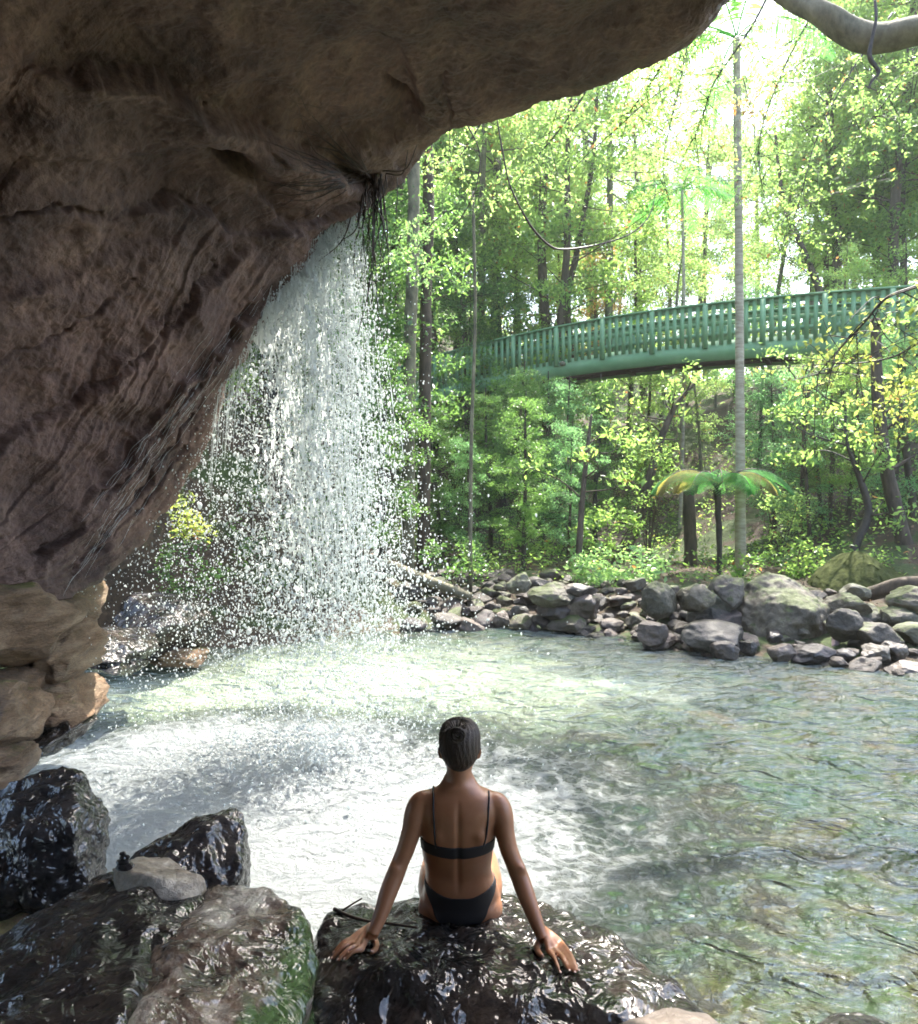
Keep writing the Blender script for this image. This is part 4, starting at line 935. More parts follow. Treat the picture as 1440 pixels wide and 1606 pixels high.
# ================================================================ waterfall
m, t, o = newmat('falling_water')
geo = N(t, 'ShaderNodeNewGeometry')
df = N(t, 'ShaderNodeBsdfPrincipled', Roughness=.15, IOR=1.33); df.inputs['Base Color'].default_value = (.80, .83, .83, 1); df.inputs['Specular IOR Level'].default_value = .8
tl = N(t, 'ShaderNodeBsdfTranslucent'); tl.inputs[0].default_value = (.88, .91, .9, 1)
mx = N(t, 'ShaderNodeMixShader'); mx.inputs[0].default_value = .55
L(t, df.outputs[0], mx.inputs[1]); L(t, tl.outputs[0], mx.inputs[2]); L(t, mx.outputs[0], o.inputs[0]); M['fall'] = m
wf_ = empty('waterfall', (-1.25, 6.1, 0)); tag(wf_, 'white waterfall breaking into drops as it leaves the lip of the cave roof', 'waterfall')
wo = np.array(wf_.location)
def lip_at(u):
    """point of the lip, u = control index"""
    q = resample(lipw, np.atleast_1d(np.asarray(u, float)), 0); return q
rs = np.random.RandomState(3)
# lacy sheets: they tear into clots as they fall
def sheet(name, u0, u1, spread, push, thick, ph, n_t=520, n_s=170, fallz=-.05, x_end=None):
    s = np.linspace(0, 1, n_s)[None, :]; tt = np.linspace(0, 1, n_t)[:, None]
    top_ = lip_at(u0 + (u1 - u0) * s[0])                     # (n_s,3)
    fall = tt ** 1.25
    x = top_[None, :, 0] + (x_end[0] + (x_end[1] - x_end[0]) * s - top_[None, :, 0]) * (1 - (1 - tt) ** 1.9)
    y = top_[None, :, 1] + .06 + push * tt + 0 * s
    z = top_[None, :, 2] + .03 + (fallz - top_[None, :, 2]) * fall
    Pn = np.stack([x, y, z], -1)
    q = np.stack([s * 9 * spread + ph + 0 * tt, tt * 13 + 0 * s, 0 * s * tt + ph], -1)
    Pn[..., 1] += thick * fbm(q * .5, 3) * (.2 + tt); Pn[..., 0] += .06 * fbm(q * .8 + 9, 3) * (.3 + tt)
    qq = np.stack([s * 26 * spread + 1.2 * fbm(q, 2) + ph, tt * 30 + 0 * s, 0 * s * tt + ph * 2], -1)
    dens = fbm(qq, 4, .7) + .55 * fbm(q * .55 + 40, 2)
    edge = np.minimum(s, 1 - s) * 2
    th = -.62 + .92 * smooth(0.0, .75, tt) ** .7 + .9 * (1 - smooth(0, .55, edge)) * (.25 + .75 * tt)
    th = th + .9 * smooth(.62, .92, tt)
    keep = dens > th
    k = keep[:-1, :-1] & keep[1:, 1:]
    Q = gridfaces(n_t, n_s)[k.ravel()]
    used_, inv = np.unique(Q.ravel(), return_inverse=True)
    o_ = mk(name, Pn.reshape(-1, 3)[used_] - wo, [inv.reshape(-1, 4)], M['fall'], wf_); o_['kind'] = 'stuff'; return o_
sheet('water_sheet', 11.2, 13.4, .9, .05, .10, 1.0, x_end=(-2.0, -1.05))
sheet('water_sheet', 11.4, 13.0, 1.0, -.10, .14, 5.0, x_end=(-1.55, -.95))
sheet('water_sheet', 11.3, 14.0, 1.1, .22, .12, 9.0, x_end=(-2.15, -1.0))
sheet('water_sheet', 11.1, 12.6, 1.0, .15, .16, 14.0, x_end=(-1.5, -.85))
# runnels hugging the fluted underside, left of the main fall
b = MB()
for k in range(95):
    px, py = rs.uniform(300, 470), 0
    u = rs.uniform(11.2, 15.6); q0 = lip_at(u)[0]; pl = [q0 + [rs.uniform(-.02, .04), rs.uniform(-.05, .08), 0]]
    Lh = rs.uniform(.15, .9)
    for j in range(6): pl.append(pl[-1] + np.array([rs.normal(0, .008) - .01, -.01, -Lh / 6]))
    b.tube(curve(np.array(pl), 14) - wo, [rs.uniform(.001, .0025), .0015, .0008], 4)
ln = b.build('thin_runnels', M['fall'], wf_)
# wet trickles running down over the rock face
b = MB()
for k in range(45):
    a = rs.uniform(0, 1); px, py = 440 - 250 * a + rs.uniform(-45, 5), 455 + 380 * a + rs.uniform(-40, 10)
    pts = []
    for j in range(9):
        h = on_cliff(px, py, .008)
        if h is None or h[1] > 7.5 or h[1] < 3: break
        pts.append(h); px -= 9 + rs.uniform(-3, 3); py += 13 + rs.uniform(-4, 4)
    if len(pts) > 4 and max(np.linalg.norm(np.diff(pts, axis=0), axis=1)) < .4: b.tube(curve(np.array(pts), 24) - wo, [.0006, .0014, .001, .0013, .0005], 4, .7, k)
b.build('wet_trickles', M['fall'], wf_)
# drops: several lumpy stretched shapes scattered through the falling cloud
dropv = []
for k in range(6):
    V, Fc = ICO[1]; V = V * (1 + .35 * perlin(V * 1.7 + k * 5)[:, None]); dropv.append(V)
Fd = ICO[1][1]
def drops(name, C, S, stretch, parent):
    n_ = len(C); Vs = np.empty((n_, len(dropv[0]), 3)); kk = rs.randint(0, 6, n_)
    ang_ = rs.uniform(0, 6.28, n_); cs, sn = np.cos(ang_), np.sin(ang_)
    base_ = np.stack(dropv)[kk] * S[:, None, None]
    base_ = base_ * np.stack([rs.uniform(.6, 1.2, n_), rs.uniform(.6, 1.2, n_), stretch * rs.uniform(.7, 1.4, n_)], -1)[:, None, :]
    tl_ = rs.normal(0, .45, n_)
    x = base_[..., 0] * np.cos(tl_)[:, None] + base_[..., 2] * np.sin(tl_)[:, None]; z = -base_[..., 0] * np.sin(tl_)[:, None] + base_[..., 2] * np.cos(tl_)[:, None]
    Vs[..., 0] = x * cs[:, None] - base_[..., 1] * sn[:, None]; Vs[..., 1] = x * sn[:, None] + base_[..., 1] * cs[:, None]; Vs[..., 2] = z
    Vs += C[:, None, :]
    fc = (Fd[None] + (np.arange(n_) * len(dropv[0]))[:, None, None]).reshape(-1, 3)
    o_ = mk(name, Vs.reshape(-1, 3) - wo, [fc], M['fall'], parent); o_['kind'] = 'stuff'; return o_
# main cloud, following thrown paths from the lip
n_ = 27000
u = np.clip(rs.normal(12.0, 1.1, n_), 11.0, 16); tp = lip_at(u); tt = rs.uniform(0, 1, n_) ** .72
vx = rs.normal(.12, .24, n_) + (11.5 - u) * .05; vy = rs.normal(.02, .16, n_)
z = tp[:, 2] * (1 - tt ** 1.3); th_ = tt ** .65
C = np.stack([tp[:, 0] + vx * th_ * 1.7 * (.3 + .7 * th_), tp[:, 1] + .05 + vy * th_ * 2.0, z], -1)
C = C[(C[:, 2] > .75) | (rs.uniform(0, 1, len(C)) < .4)]
drops('heavy_drops', C, np.exp(rs.normal(math.log(.0051), .48, len(C))), 1.35, wf_)
n_ = 14000                                    # widely scattered fine spray
u = np.clip(rs.normal(13.2, 2.6, n_), 10.8, 20.0); tp = lip_at(u); tt = rs.uniform(0, 1, n_) ** .8
C = np.stack([tp[:, 0] + rs.normal(.10, .65, n_) * tt ** .7, tp[:, 1] + rs.normal(-.05, .45, n_) * tt, tp[:, 2] * (1 - tt ** 1.2) + .0], -1)
drops('fine_spray', C, np.exp(rs.normal(math.log(.0044), .38, n_)), 1.2, wf_)
n_ = 3600                                    # right hand spray thrown over the pool
tt = rs.uniform(0, 1, n_) ** .6
C = np.stack([-1.15 + rs.gamma(2.2, .30, n_) * tt, 6.2 + rs.normal(.1, .4, n_), 4.1 * (1 - tt ** 1.2) + rs.normal(0, .15, n_)], -1); C = C[C[:, 2] > 0]
drops('fine_spray', C, np.exp(rs.normal(math.log(.0048), .35, len(C))), 1.2, wf_)
# fine falling streaks that veil the core of the fall
b = MB()
for k in range(1500):
    uu = np.clip(rs.normal(11.7, .7), 10.9, 13.6); q0 = lip_at(uu)[0]; t0 = rs.uniform(0, .8) ** 1.3; vx = rs.normal(.05, .16); vy = rs.normal(.05, .12); Lt = rs.uniform(.02, .075)
    ts = np.linspace(t0, min(1, t0 + Lt), 4); z_ = q0[2] * (1 - ts ** 1.3)
    b.tube(np.stack([q0[0] + vx * ts ** .65 * 1.7, q0[1] + .06 + vy * ts, z_], -1) - wo, [.0006, rs.uniform(.0015, .0042), .0006], 4)
st_ = b.build('falling_streaks', M['fall'], wf_); st_['kind'] = 'stuff'
# splash thrown up by the impact
n_ = 2200; rr0 = np.abs(rs.normal(0, .75, n_)); aa = rs.uniform(0, 6.28, n_)
C = np.stack([IMP[0] + rr0 * np.cos(aa) * 1.3, IMP[1] + .1 + rr0 * np.sin(aa) * .8, np.abs(rs.normal(0, .16, n_)) * np.exp(-rr0 * .6) + .01], -1)
drops('splash', C, np.exp(rs.normal(math.log(.0051), .48, len(C))), 1.0, wf_)

# roots on the rock and hanging from the lip
b = MB()
knot = (575, 277)
for k in range(34):
    a = rs.uniform(150, 235); Lp = rs.uniform(60, 215); px, py = knot[0] + rs.uniform(-12, 8), knot[1] + rs.uniform(-10, 8); pts = []
    for j in range(12):
        h = on_cliff(px, py, .015)
        if h is None or h[1] > 7: break
        pts.append(h); a += rs.normal(0, 9) + (178 - a) * -.01 + (190 - a) * .12; px += math.cos(R(a)) * Lp / 12; py += math.sin(R(a)) * Lp / 12 * 1.0
    if len(pts) > 4 and max(np.linalg.norm(np.diff(pts, axis=0), axis=1)) < .5:
        r0 = rs.uniform(.003, .009); b.tube(curve(np.array(pts), 30), [r0, r0 * .6, r0 * .25], 5, .3, k)
for k in range(30):
    p0 = P(rs.normal(583, 13), rs.uniform(268, 285), 6.38); Ln = rs.choice([rs.uniform(.3, .8), rs.uniform(.7, 1.5)]); pts = [p0]
    for j in range(9): pts.append(pts[-1] + np.array([rs.normal(-.003, .018), rs.normal(0, .012), -Ln / 9]))
    r0 = rs.uniform(.003, .010); b.tube(curve(np.array(pts), 30), [r0, r0 * .8, r0 * .3], 5, .3, k)
for a_, b_ in (((605, 272), (640, 235)), ((600, 268), (655, 225)), ((560, 300), (500, 410)), ((570, 300), (530, 380)), ((585, 300), (560, 530)), ((600, 290), (597, 420))):
    p0, p1 = P(*a_, 6.35), P(*b_, 6.3); mid = .5 * (p0 + p1) + [.05, 0, -.10]; b.tube(curve([p0, mid, p1], 20), [.007, .006, .003], 5, .3)
tag(b.build('hanging_roots', M['root'], loc=tuple(P(577, 277, 6.35))), 'tangle of thin dark roots creeping over the rock and hanging from its lip', 'roots')
# ================================================================ forest
frs = np.random.RandomState(21)
def leaves(C, size, rs, droop=.5, aspect=.42, flat=.0):
    """one folded diamond leaf (two triangles) per centre"""
    n_ = len(C); s = size * np.exp(rs.normal(0, .25, n_))[:, None]
    a = rs.uniform(0, 2 * math.pi, n_); el = rs.normal(-droop, .45, n_)
    d = np.stack([np.cos(a) * np.cos(el), np.sin(a) * np.cos(el), np.sin(el)], -1)
    r_ = rs.normal(size=(n_, 3)) * [1, 1, 1 - flat]; sd_ = np.cross(d, r_); sd_ /= np.linalg.norm(sd_, axis=1)[:, None] + 1e-9
    up_ = np.cross(sd_, d)
    b0 = C - d * s * .5; tip = C + d * s * .5; l_ = C + sd_ * s * aspect * .5 + up_ * s * .07; r2 = C - sd_ * s * aspect * .5 + up_ * s * .07
    V = np.stack([b0, r2, tip, l_], 1).reshape(-1, 3); i = np.arange(n_)[:, None] * 4
    return V, np.vstack([i + [0, 1, 2], i + [0, 2, 3]])
def clump_cloud(rs, centres, radii, per, size, squash=.6, droop=.5):
    C = []
    for c, r_ in zip(centres, radii):
        n_ = int(per * (r_ / .5) ** 1.6) + 4; q = rs.normal(size=(n_, 3)); q /= np.linalg.norm(q, axis=1)[:, None]; q *= (rs.uniform(0, 1, n_) ** .5)[:, None]
        C.append(c + q * [r_, r_, r_ * squash])
    return leaves(np.vstack(C), size, rs, droop)
def tree_shape(seed, H, r0, crown0, crownr, nb, per, size, lean=0.1, form='column', clumpr=.42):
    """returns trunk MB and leaf arrays; base at the origin. crown0 = height where leaves start"""
    rs = np.random.RandomState(seed); tr = MB()
    az = rs.uniform(0, 6.28); bend = rs.normal(0, 1, (5, 2)) * lean * H * .10; hs = np.linspace(0, H, 6)
    ax_ = np.zeros((6, 3)); ax_[:, 2] = hs; ax_[1:, :2] = np.cumsum(bend, 0) * .5 + np.outer(hs[1:], [math.cos(az), math.sin(az)]) * lean * .3
    c = curve(ax_, 50); ax_[0, 2] = -.4; tr.tube(curve(ax_, 50), [r0 * 1.35, r0 * 1.02, r0 * .9, r0 * .75, r0 * .55, r0 * .22], 10, .18, seed)
    cen, rad = [], []
    for k in range(nb):
        u = rs.uniform(0, 1); h = crown0 + (H * 1.0 - crown0) * u
        if form == 'column': w_ = crownr * (.55 + .45 * math.sin(math.pi * min(1, u * 1.1)))
        elif form == 'top': w_ = crownr * math.sqrt(max(.05, 1 - (2 * u - 1) ** 2))
        else: w_ = crownr * (1 - u * .7)
        p0 = c[int(min(49, (h / H) * 49 * .96))]; a = rs.uniform(0, 6.28); Lb = w_ * rs.uniform(.35, 1.05)
        p1 = p0 + np.array([math.cos(a) * Lb, math.sin(a) * Lb, Lb * rs.uniform(-.15, .55)])
        mid = .5 * (p0 + p1) + [rs.normal(0, .08), rs.normal(0, .08), -.06 * Lb + .1]
        rb = r0 * .28 * rs.uniform(.5, 1) * (1 - .5 * u); tr.tube(curve([p0, mid, p1], 9), [rb, rb * .6, rb * .25], 5)
        m_ = rs.randint(2, 5)
        for q in range(m_):
            f = rs.uniform(.45, 1.08); cc = p0 + (p1 - p0) * f + rs.normal(0, .22, 3) * [1, 1, .6]; cen.append(cc); rad.append(clumpr * rs.uniform(.55, 1.25))
    V, T = clump_cloud(rs, cen, rad, per * 1.9, size * .92); return tr, V, T
def plant_tree(name, label, x, y, H, r0, crown0, crownr, nb, per, size, leafm, barkm, seed, lean=.1, form='column', clumpr=.42, group=None, cat='tree', z=None, sink=.0):
    tr, V, T = tree_shape(seed, H, r0, crown0, crownr, nb, per, size, lean, form, clumpr)
    z = float(land(x, y)) if z is None else z
    g = empty(name, (x, y, z - sink)); tag(g, label, cat, group)
    tr.build('trunk', M[barkm], g); mk('crown', V, [T], M[leafm], g, False); return g
def gx_at(px, d): return (px - 720) / F * d
# shared tree kinds for the wall of forest
KIND = {}
def kind(name, *a, **k): KIND[name] = (a, k)
kinds = [
 # name, H, r0, crown0, crownr, branches, per, leaf size, leaf, bark, form, clumpr
 ('dark',   9.0, .11, 1.6, 2.1, 62, 46, .105, 'leaf_dark', 'bark_dark', 'column', .46),
 ('dark2', 12.0, .14, 3.0, 2.4, 70, 44, .11, 'leaf_dark', 'bark', 'column', .5),
 ('mid',    9.5, .10, 2.2, 2.2, 56, 42, .115, 'leaf_mid', 'bark', 'column', .5),
 ('mid2',  13.0, .13, 5.0, 2.8, 64, 42, .13, 'leaf_mid', 'bark', 'top', .6),
 ('yel',   10.0, .09, 2.5, 2.3, 44, 38, .12, 'leaf_yellow', 'bark_pale', 'column', .5),
 ('yel2',  14.0, .12, 6.0, 3.0, 52, 38, .14, 'leaf_yellow', 'bark_pale', 'top', .6),
 ('blue',   8.0, .08, 1.0, 1.9, 52, 44, .10, 'leaf_blue', 'bark', 'column', .42),
 ('pink',   9.0, .08, 4.0, 1.9, 34, 36, .11, 'leaf_pink', 'bark', 'top', .45),
]
PROTO = {}
desc = {'dark': 'dark green bushy rainforest tree', 'dark2': 'tall dark green rainforest tree', 'mid': 'mid green leafy rainforest tree', 'mid2': 'tall mid green tree with a high crown',
        'yel': 'yellow green sunlit tree', 'yel2': 'tall yellow green sunlit tree', 'blue': 'cool green leafy young tree', 'pink': 'slim tree with reddish young leaves'}
def forest_tree(kn, x, y, rot, s, hs=1.0, label=None, group=None, z=None):
    k = next(q for q in kinds if q[0] == kn)
    if kn not in PROTO:
        _, H, r0, c0, cr, nb, per, ls, lf, bk, fm, cl = k
        g = plant_tree('rainforest_tree', '', 0, 0, H, r0, c0, cr, nb, per, ls, lf, bk, 900 + len(PROTO), .14, fm, cl, z=0.0)
        PROTO[kn] = g; first = True
    else: g = copytree(PROTO[kn], (0, 0, 0))
    g.location = (x, y, (float(land(x, y)) if z is None else z) - .1); g.rotation_euler = (rnd.uniform(-.04, .04), rnd.uniform(-.04, .04), rot); g.scale = (s, s, s * hs)
    tag(g, label or desc[kn] + ' beyond the bridge', 'tree', group or ('forest trees, ' + desc[kn])); return g
fr = random.Random(44)
def tr_px(kn, px, d, s=1.0, hs=1.0, label=None, group=None): return forest_tree(kn, gx_at(px, d), d, fr.uniform(0, 6.28), s, hs, label, group)
# left: dark dense wall behind the fall and below the bridge's left end
for kn, px, d, s in (('dark', 330, 13.6, .9), ('dark', 430, 14.2, 1.0), ('dark2', 520, 15.0, 1.0), ('dark', 560, 14.6, 1.0), ('dark2', 605, 16.2, .95), ('dark', 692, 16.6, .42), ('blue', 735, 15.6, .36), ('dark', 770, 17.2, .45),
                     ('dark2', 815, 18.2, .40), ('dark', 850, 18.6, .52), ('blue', 885, 17.2, .55), ('dark', 935, 18.0, .50), ('dark2', 250, 15.5, 1.1), ('blue', 560, 13.2, .6), ('dark', 600, 12.9, .50), ('dark', 820, 15.0, .42), ('blue', 890, 15.2, .40), ('dark', 790, 24.5, .9), ('dark2', 740, 23.5, .9)):
    tr_px(kn, px, d, s, 1, desc[kn] + ' in the shaded wall left of the palm', 'shaded trees left, ' + desc[kn])
# right of the palm, near
for kn, px, d, s in (('blue', 1255, 15.8, .50), ('mid', 1330, 15.6, .42), ('blue', 1400, 14.6, .50), ('mid', 1470, 15.2, .45), ('blue', 1215, 17.2, .52), ('mid', 1290, 16.6, .44), ('yel', 1385, 16.2, .40), ('mid', 1560, 15.0, .6), ('yel', 1320, 20.5, .60), ('mid', 1420, 19.5, .6)):
    tr_px(kn, px, d, s, 1, desc[kn] + ' under the right of the bridge', 'trees under the right of the bridge, ' + desc[kn])
# beyond the bridge
for kn, px, d, s in (('mid', 600, 26, 1.3), ('dark2', 665, 27, 1.2), ('mid2', 720, 29, 1.2), ('yel', 770, 30, 1.2), ('mid', 810, 27, 1.05), ('yel2', 850, 33, 1.1), ('mid', 900, 29, .95), ('pink', 950, 28, .95), ('mid', 985, 31, 1.0),
                     ('yel', 1030, 27, .8), ('mid', 1075, 34, .9), ('yel', 1120, 30, .5), ('yel', 1180, 36, .62), ('mid', 1235, 30, .5), ('mid2', 1300, 28, .85), ('mid2', 1365, 26, 1.0), ('mid', 1420, 24, 1.25), ('mid2', 1480, 27, 1.2),
                     ('mid2', 1400, 33, 1.3), ('yel2', 1330, 38, 1.0), ('yel', 960, 40, 1.1), ('yel2', 880, 42, 1.1), ('mid2', 800, 38, 1.3), ('yel2', 720, 44, 1.3), 
                     ('yel2', 1000, 54, 1.2), ('mid2', 1450, 42, 1.4), ('yel2', 640, 40, 1.3), ('mid2', 920, 62, 1.4), ('yel2', 780, 60, 1.5), ('mid2', 1330, 60, 1.5),
                     ('mid', 740, 24, .8), ('yel', 860, 25, .7), ('mid', 1010, 24, .62), ('yel', 1100, 25, .55), ('blue', 1190, 23, .75)):
    tr_px(kn, px, d, s)
for i_, px in enumerate((690, 770, 850, 940, 1330, 1400, 1480)):
    tr_px(['mid2', 'yel2', 'mid', 'yel2', 'mid2'][i_ % 5], px + fr.uniform(-20, 20), fr.uniform(23.5, 27), 1.28 if 'mid' != ['mid2', 'yel2', 'mid', 'yel2', 'mid2'][i_ % 5] else 1.5)
for i_, px in enumerate((640, 800, 920, 1390, 1480)):
    tr_px(['yel2', 'mid2', 'yel2'][i_ % 3], px + fr.uniform(-25, 25), fr.uniform(31, 37), 1.75)
for kn, px, d, s in (('yel', 1050, 30, 1.0), ('yel2', 1105, 36, .95), ('mid', 1150, 33, .9), ('yel', 1200, 28, .95), ('yel2', 1265, 34, 1.05), ('mid2', 1010, 40, 1.3), ('yel2', 1180, 45, 1.3), ('mid2', 1290, 42, 1.3), ('yel2', 1090, 52, 1.6)):
    tr_px(kn, px, d, s)
# left cliff top trees (light beyond the lip) and canopy above
for kn, x, y, s in (('mid', -4.5, 17, 1.0), ('dark2', -7, 16, 1.1), ('mid2', -3, 20, 1.1), ('dark2', -10, 13, 1.2)):
    forest_tree(kn, x, y, fr.uniform(0, 6), s, 1, desc[kn] + ' behind the waterfall', 'trees on the slope behind the waterfall')

# individual trunks that read on their own
def trunk(label, pts, rad, mat='bark', name='tree', crown=None, seed=0, twigs=0):
    """pts: (px, py, depth) from the base upwards"""
    base = P(*pts[0]); g = empty(name, tuple(base)); tag(g, label, 'tree'); b = MB(); n_ = max(24, len(pts) * 8)
    c = curve(PP(pts), n_) - base; c[0, 2] -= .4; b.tube(c, rad, 10, .16, seed); rs = np.random.RandomState(seed)
    cen = []
    for k in range(twigs):
        i_ = rs.randint(n_ // 3, n_); p0 = c[i_]; a = rs.uniform(0, 6.28); Lb = rs.uniform(.5, 1.5); p1 = p0 + [math.cos(a) * Lb, math.sin(a) * Lb * .6, Lb * rs.uniform(.1, .8)]
        b.tube(curve([p0, .5 * (p0 + p1) + rs.normal(0, .08, 3), p1], 9), [rad[-1] * .5 + .008, .012, .005], 5); cen += [p1, p0 + .75 * (p1 - p0) + rs.normal(0, .15, 3)]
    b.build('trunk', M[mat], g)
    if cen and crown:
        V, T = clump_cloud(rs, cen, rs.uniform(.25, .5, len(cen)), 46, .11); mk('crown', V, [T], M[crown], g, False)
    return g
trunk('tall pale trunk with mottled bark nearest behind the hanging roots', [(640, 905, 14.2), (642, 600, 14), (648, 380, 14), (650, 200, 14), (655, -60, 14)], [.13, .12, .12, .11], 'bark_pale', seed=1)
trunk('dark mossy trunk just right of the tall pale trunk', [(664, 900, 15), (668, 500, 15), (672, 330, 15), (668, 120, 15)], [.14, .12, .12, .10], 'bark', seed=2)
trunk('very slim straight pale trunk left of the bridge end, in the shade', [(738, 908, 12.6), (739, 700, 12.6), (745, 500, 12.6), (742, 300, 12.6)], [.035, .03, .025], 'bark_pale', seed=3)
trunk('dark trunk rising behind the left third of the footbridge', [(772, 890, 26), (775, 640, 26), (778, 400, 26), (780, 250, 27)], [.18, .16, .17, .14], 'bark_dark', seed=4, crown='leaf_mid', twigs=8)
trunk('thick brown trunk seen below the middle left of the footbridge', [(862, 905, 24.5), (858, 700, 24.5), (862, 610, 24.5), (850, 400, 24.5), (856, 200, 25)], [.19, .17, .16, .12], 'bark', seed=5, crown='leaf_mid', twigs=8)
trunk('slim brown trunk left of the sunlit bush', [(906, 918, 13.4), (912, 800, 13.6), (922, 700, 13.8), (928, 650, 14)], [.07, .055, .04, .02], 'bark', seed=6, crown='leaf_mid', twigs=5)
trunk('thin tree leaning to the right under the footbridge', [(960, 905, 16), (1000, 820, 16), (1030, 710, 16), (1058, 640, 16), (1095, 595, 16)], [.13, .11, .09, .06, .03], 'bark', seed=7, crown='leaf_mid', twigs=9)
trunk('pale broken stump like trunk in the dark hollow left of the tree fern', [(1082, 905, 15.6), (1083, 860, 15.6), (1081, 800, 15.6), (1080, 770, 15.6)], [.15, .14, .13, .10], 'bark', seed=8)
trunk('dark crooked tree bending left then right behind the moss mound', [(1322, 905, 13.5), (1345, 850, 13.5), (1362, 800, 13.5), (1345, 740, 13.5), (1328, 690, 13.5), (1326, 630, 13.5)], [.10, .085, .07, .05, .03, .02], 'bark_dark', seed=9, crown='leaf_mid', twigs=10)
trunk('thick brown leaning trunk, stoutest of the group at the right', [(1425, 880, 13.5), (1405, 800, 13.5), (1388, 720, 13.5), (1378, 640, 13.5), (1372, 500, 13.5)], [.16, .13, .12, .11, .08], 'bark', seed=10, crown='leaf_mid', twigs=7)
trunk('slimmer brown trunk between the stout leaning one and the right edge', [(1436, 870, 14.5), (1430, 780, 14.5), (1420, 690, 14.5), (1415, 560, 14.5)], [.08, .07, .06], 'bark', seed=11)
trunk('thin upright trunk left of the stout leaning trunk at the right', [(1392, 880, 15), (1390, 780, 15), (1380, 690, 15), (1376, 600, 15)], [.06, .05, .04], 'bark', seed=12)
trunk('slim trunk with a pale patch in the leaves right of the tree fern', [(1272, 905, 15.5), (1268, 800, 15.5), (1262, 700, 15.5), (1270, 600, 15.5)], [.05, .04, .03], 'bark', seed=13, crown='leaf_mid', twigs=6)
trunk('slim straight trunk right of the one with the pale patch', [(1298, 905, 16), (1302, 800, 16), (1306, 700, 16), (1303, 600, 16)], [.05, .045, .035], 'bark', seed=14)
trunk('forked slender tree behind the middle of the footbridge', [(905, 600, 24), (890, 480, 24), (908, 380, 24), (930, 250, 24), (938, 120, 24)], [.12, .11, .10, .07, .04], 'bark', seed=15, crown='leaf_mid', twigs=12)
trunk('spreading tree with bare arching limbs behind the right half of the footbridge', [(1330, 620, 24), (1290, 470, 24), (1255, 380, 24), (1230, 320, 24), (1215, 200, 24)], [.14, .12, .09, .07, .04], 'bark', seed=16, crown='leaf_mid', twigs=10)

# ---- slim palm in front of the bridge
def frond(b_r, b_l, origin, az, Lf, el0, el1, width, pairs, leafw, droop=.5, stem=.3, rr_=.012, sweep=.5):
    """pinnate frond: rachis arching from el0 to el1 (elevations), leaflets in two rows"""
    n_ = 26; el = np.linspace(el0, el1, n_); st = Lf / n_; d = np.stack([np.cos(el) * math.cos(az), np.cos(el) * math.sin(az), np.sin(el)], -1)
    pts = np.vstack([[0, 0, 0], np.cumsum(d * st, 0)]) + origin; b_r.tube(pts, [rr_, rr_ * .6, rr_ * .2], 5)
    side = np.array([-math.sin(az), math.cos(az), 0]); us_ = np.linspace(stem, 1, pairs); C = curve(pts, 100)
    V, T = [], []; k = 0
    for u in us_:
        i_ = min(98, int(u * 99)); p0 = C[i_]; dr = C[i_ + 1] - C[i_]; dr /= np.linalg.norm(dr) + 1e-9
        v = (u - stem) / (1 - stem); Ll = width * (math.sin(math.pi * min(1, .12 + .88 * v ** .75)) ** .6 + .05)
        for s in (-1, 1):
            dd = s * side * (1 - .25 * v) + dr * sweep + np.array([0, 0, -droop * frs.uniform(.6, 1.3)]); dd /= np.linalg.norm(dd)
            wv = dr * leafw * .5; tip = p0 + dd * Ll + np.array([0, 0, -droop * .25 * Ll]); m_ = p0 + dd * Ll * .5
            V += [p0 - wv * .5, m_ - wv, tip, m_ + wv, p0 + wv * .5]; T += [[k, k + 1, k + 3], [k, k + 3, k + 4], [k + 1, k + 2, k + 3]]; k += 5
    b_l.add(V, T)
pb = P(1162, 905, 14.6)
g = empty('palm_tree', tuple(pb)); tag(g, 'tall slim palm with a straight ringed trunk standing in front of the footbridge', 'palm')
b = MB(); c = curve(PP([(1162, 905, 14.6), (1161, 700, 14.6), (1160, 500, 14.6), (1158, 300, 14.6), (1155, 60, 14.6)]), 60) - pb; c[0, 2] -= .5
b.tube(c, [.115, .095, .085, .080, .075, .07], 14, .05); b.build('trunk', M['bark_palm'], g)
top_p = c[-1]
for k in range(8):
    br, bl = MB(), MB(); frond(br, bl, top_p, k * .628 + .2, 2.7, .9 - .25 * (k % 3), -1.0 - .15 * (k % 2), .55, 46, .045, .55, .15, .02)
    o_ = br.build('stalk', M['frond'], g); bl.build('frond', M['leaf_dark' if k % 2 else 'frond'], g, False)
# second palm further back, its star of fronds against the light
pb = P(1068, 700, 21.5); pb[2] = land(pb[0], pb[1]); pt = P(1070, 298, 21.5)
g = empty('palm_tree', tuple(pb)); tag(g, 'slender palm whose star of long fronds hangs against the brightest light', 'palm')
b = MB(); b.tube(curve([[0, 0, -.4], (pt - pb) * .5 + [.1, 0, 0], pt - pb], 30), [.06, .05, .045], 10); b.build('trunk', M['bark_palm'], g)
for k in range(12):
    br, bl = MB(), MB(); frond(br, bl, pt - pb, k * .5236, 1.9, .7 - .3 * (k % 3), -.9, .42, 30, .055, .45, .25, .016)
    br.build('stalk', M['frond'], g); bl.build('frond', M['frond'], g, False)
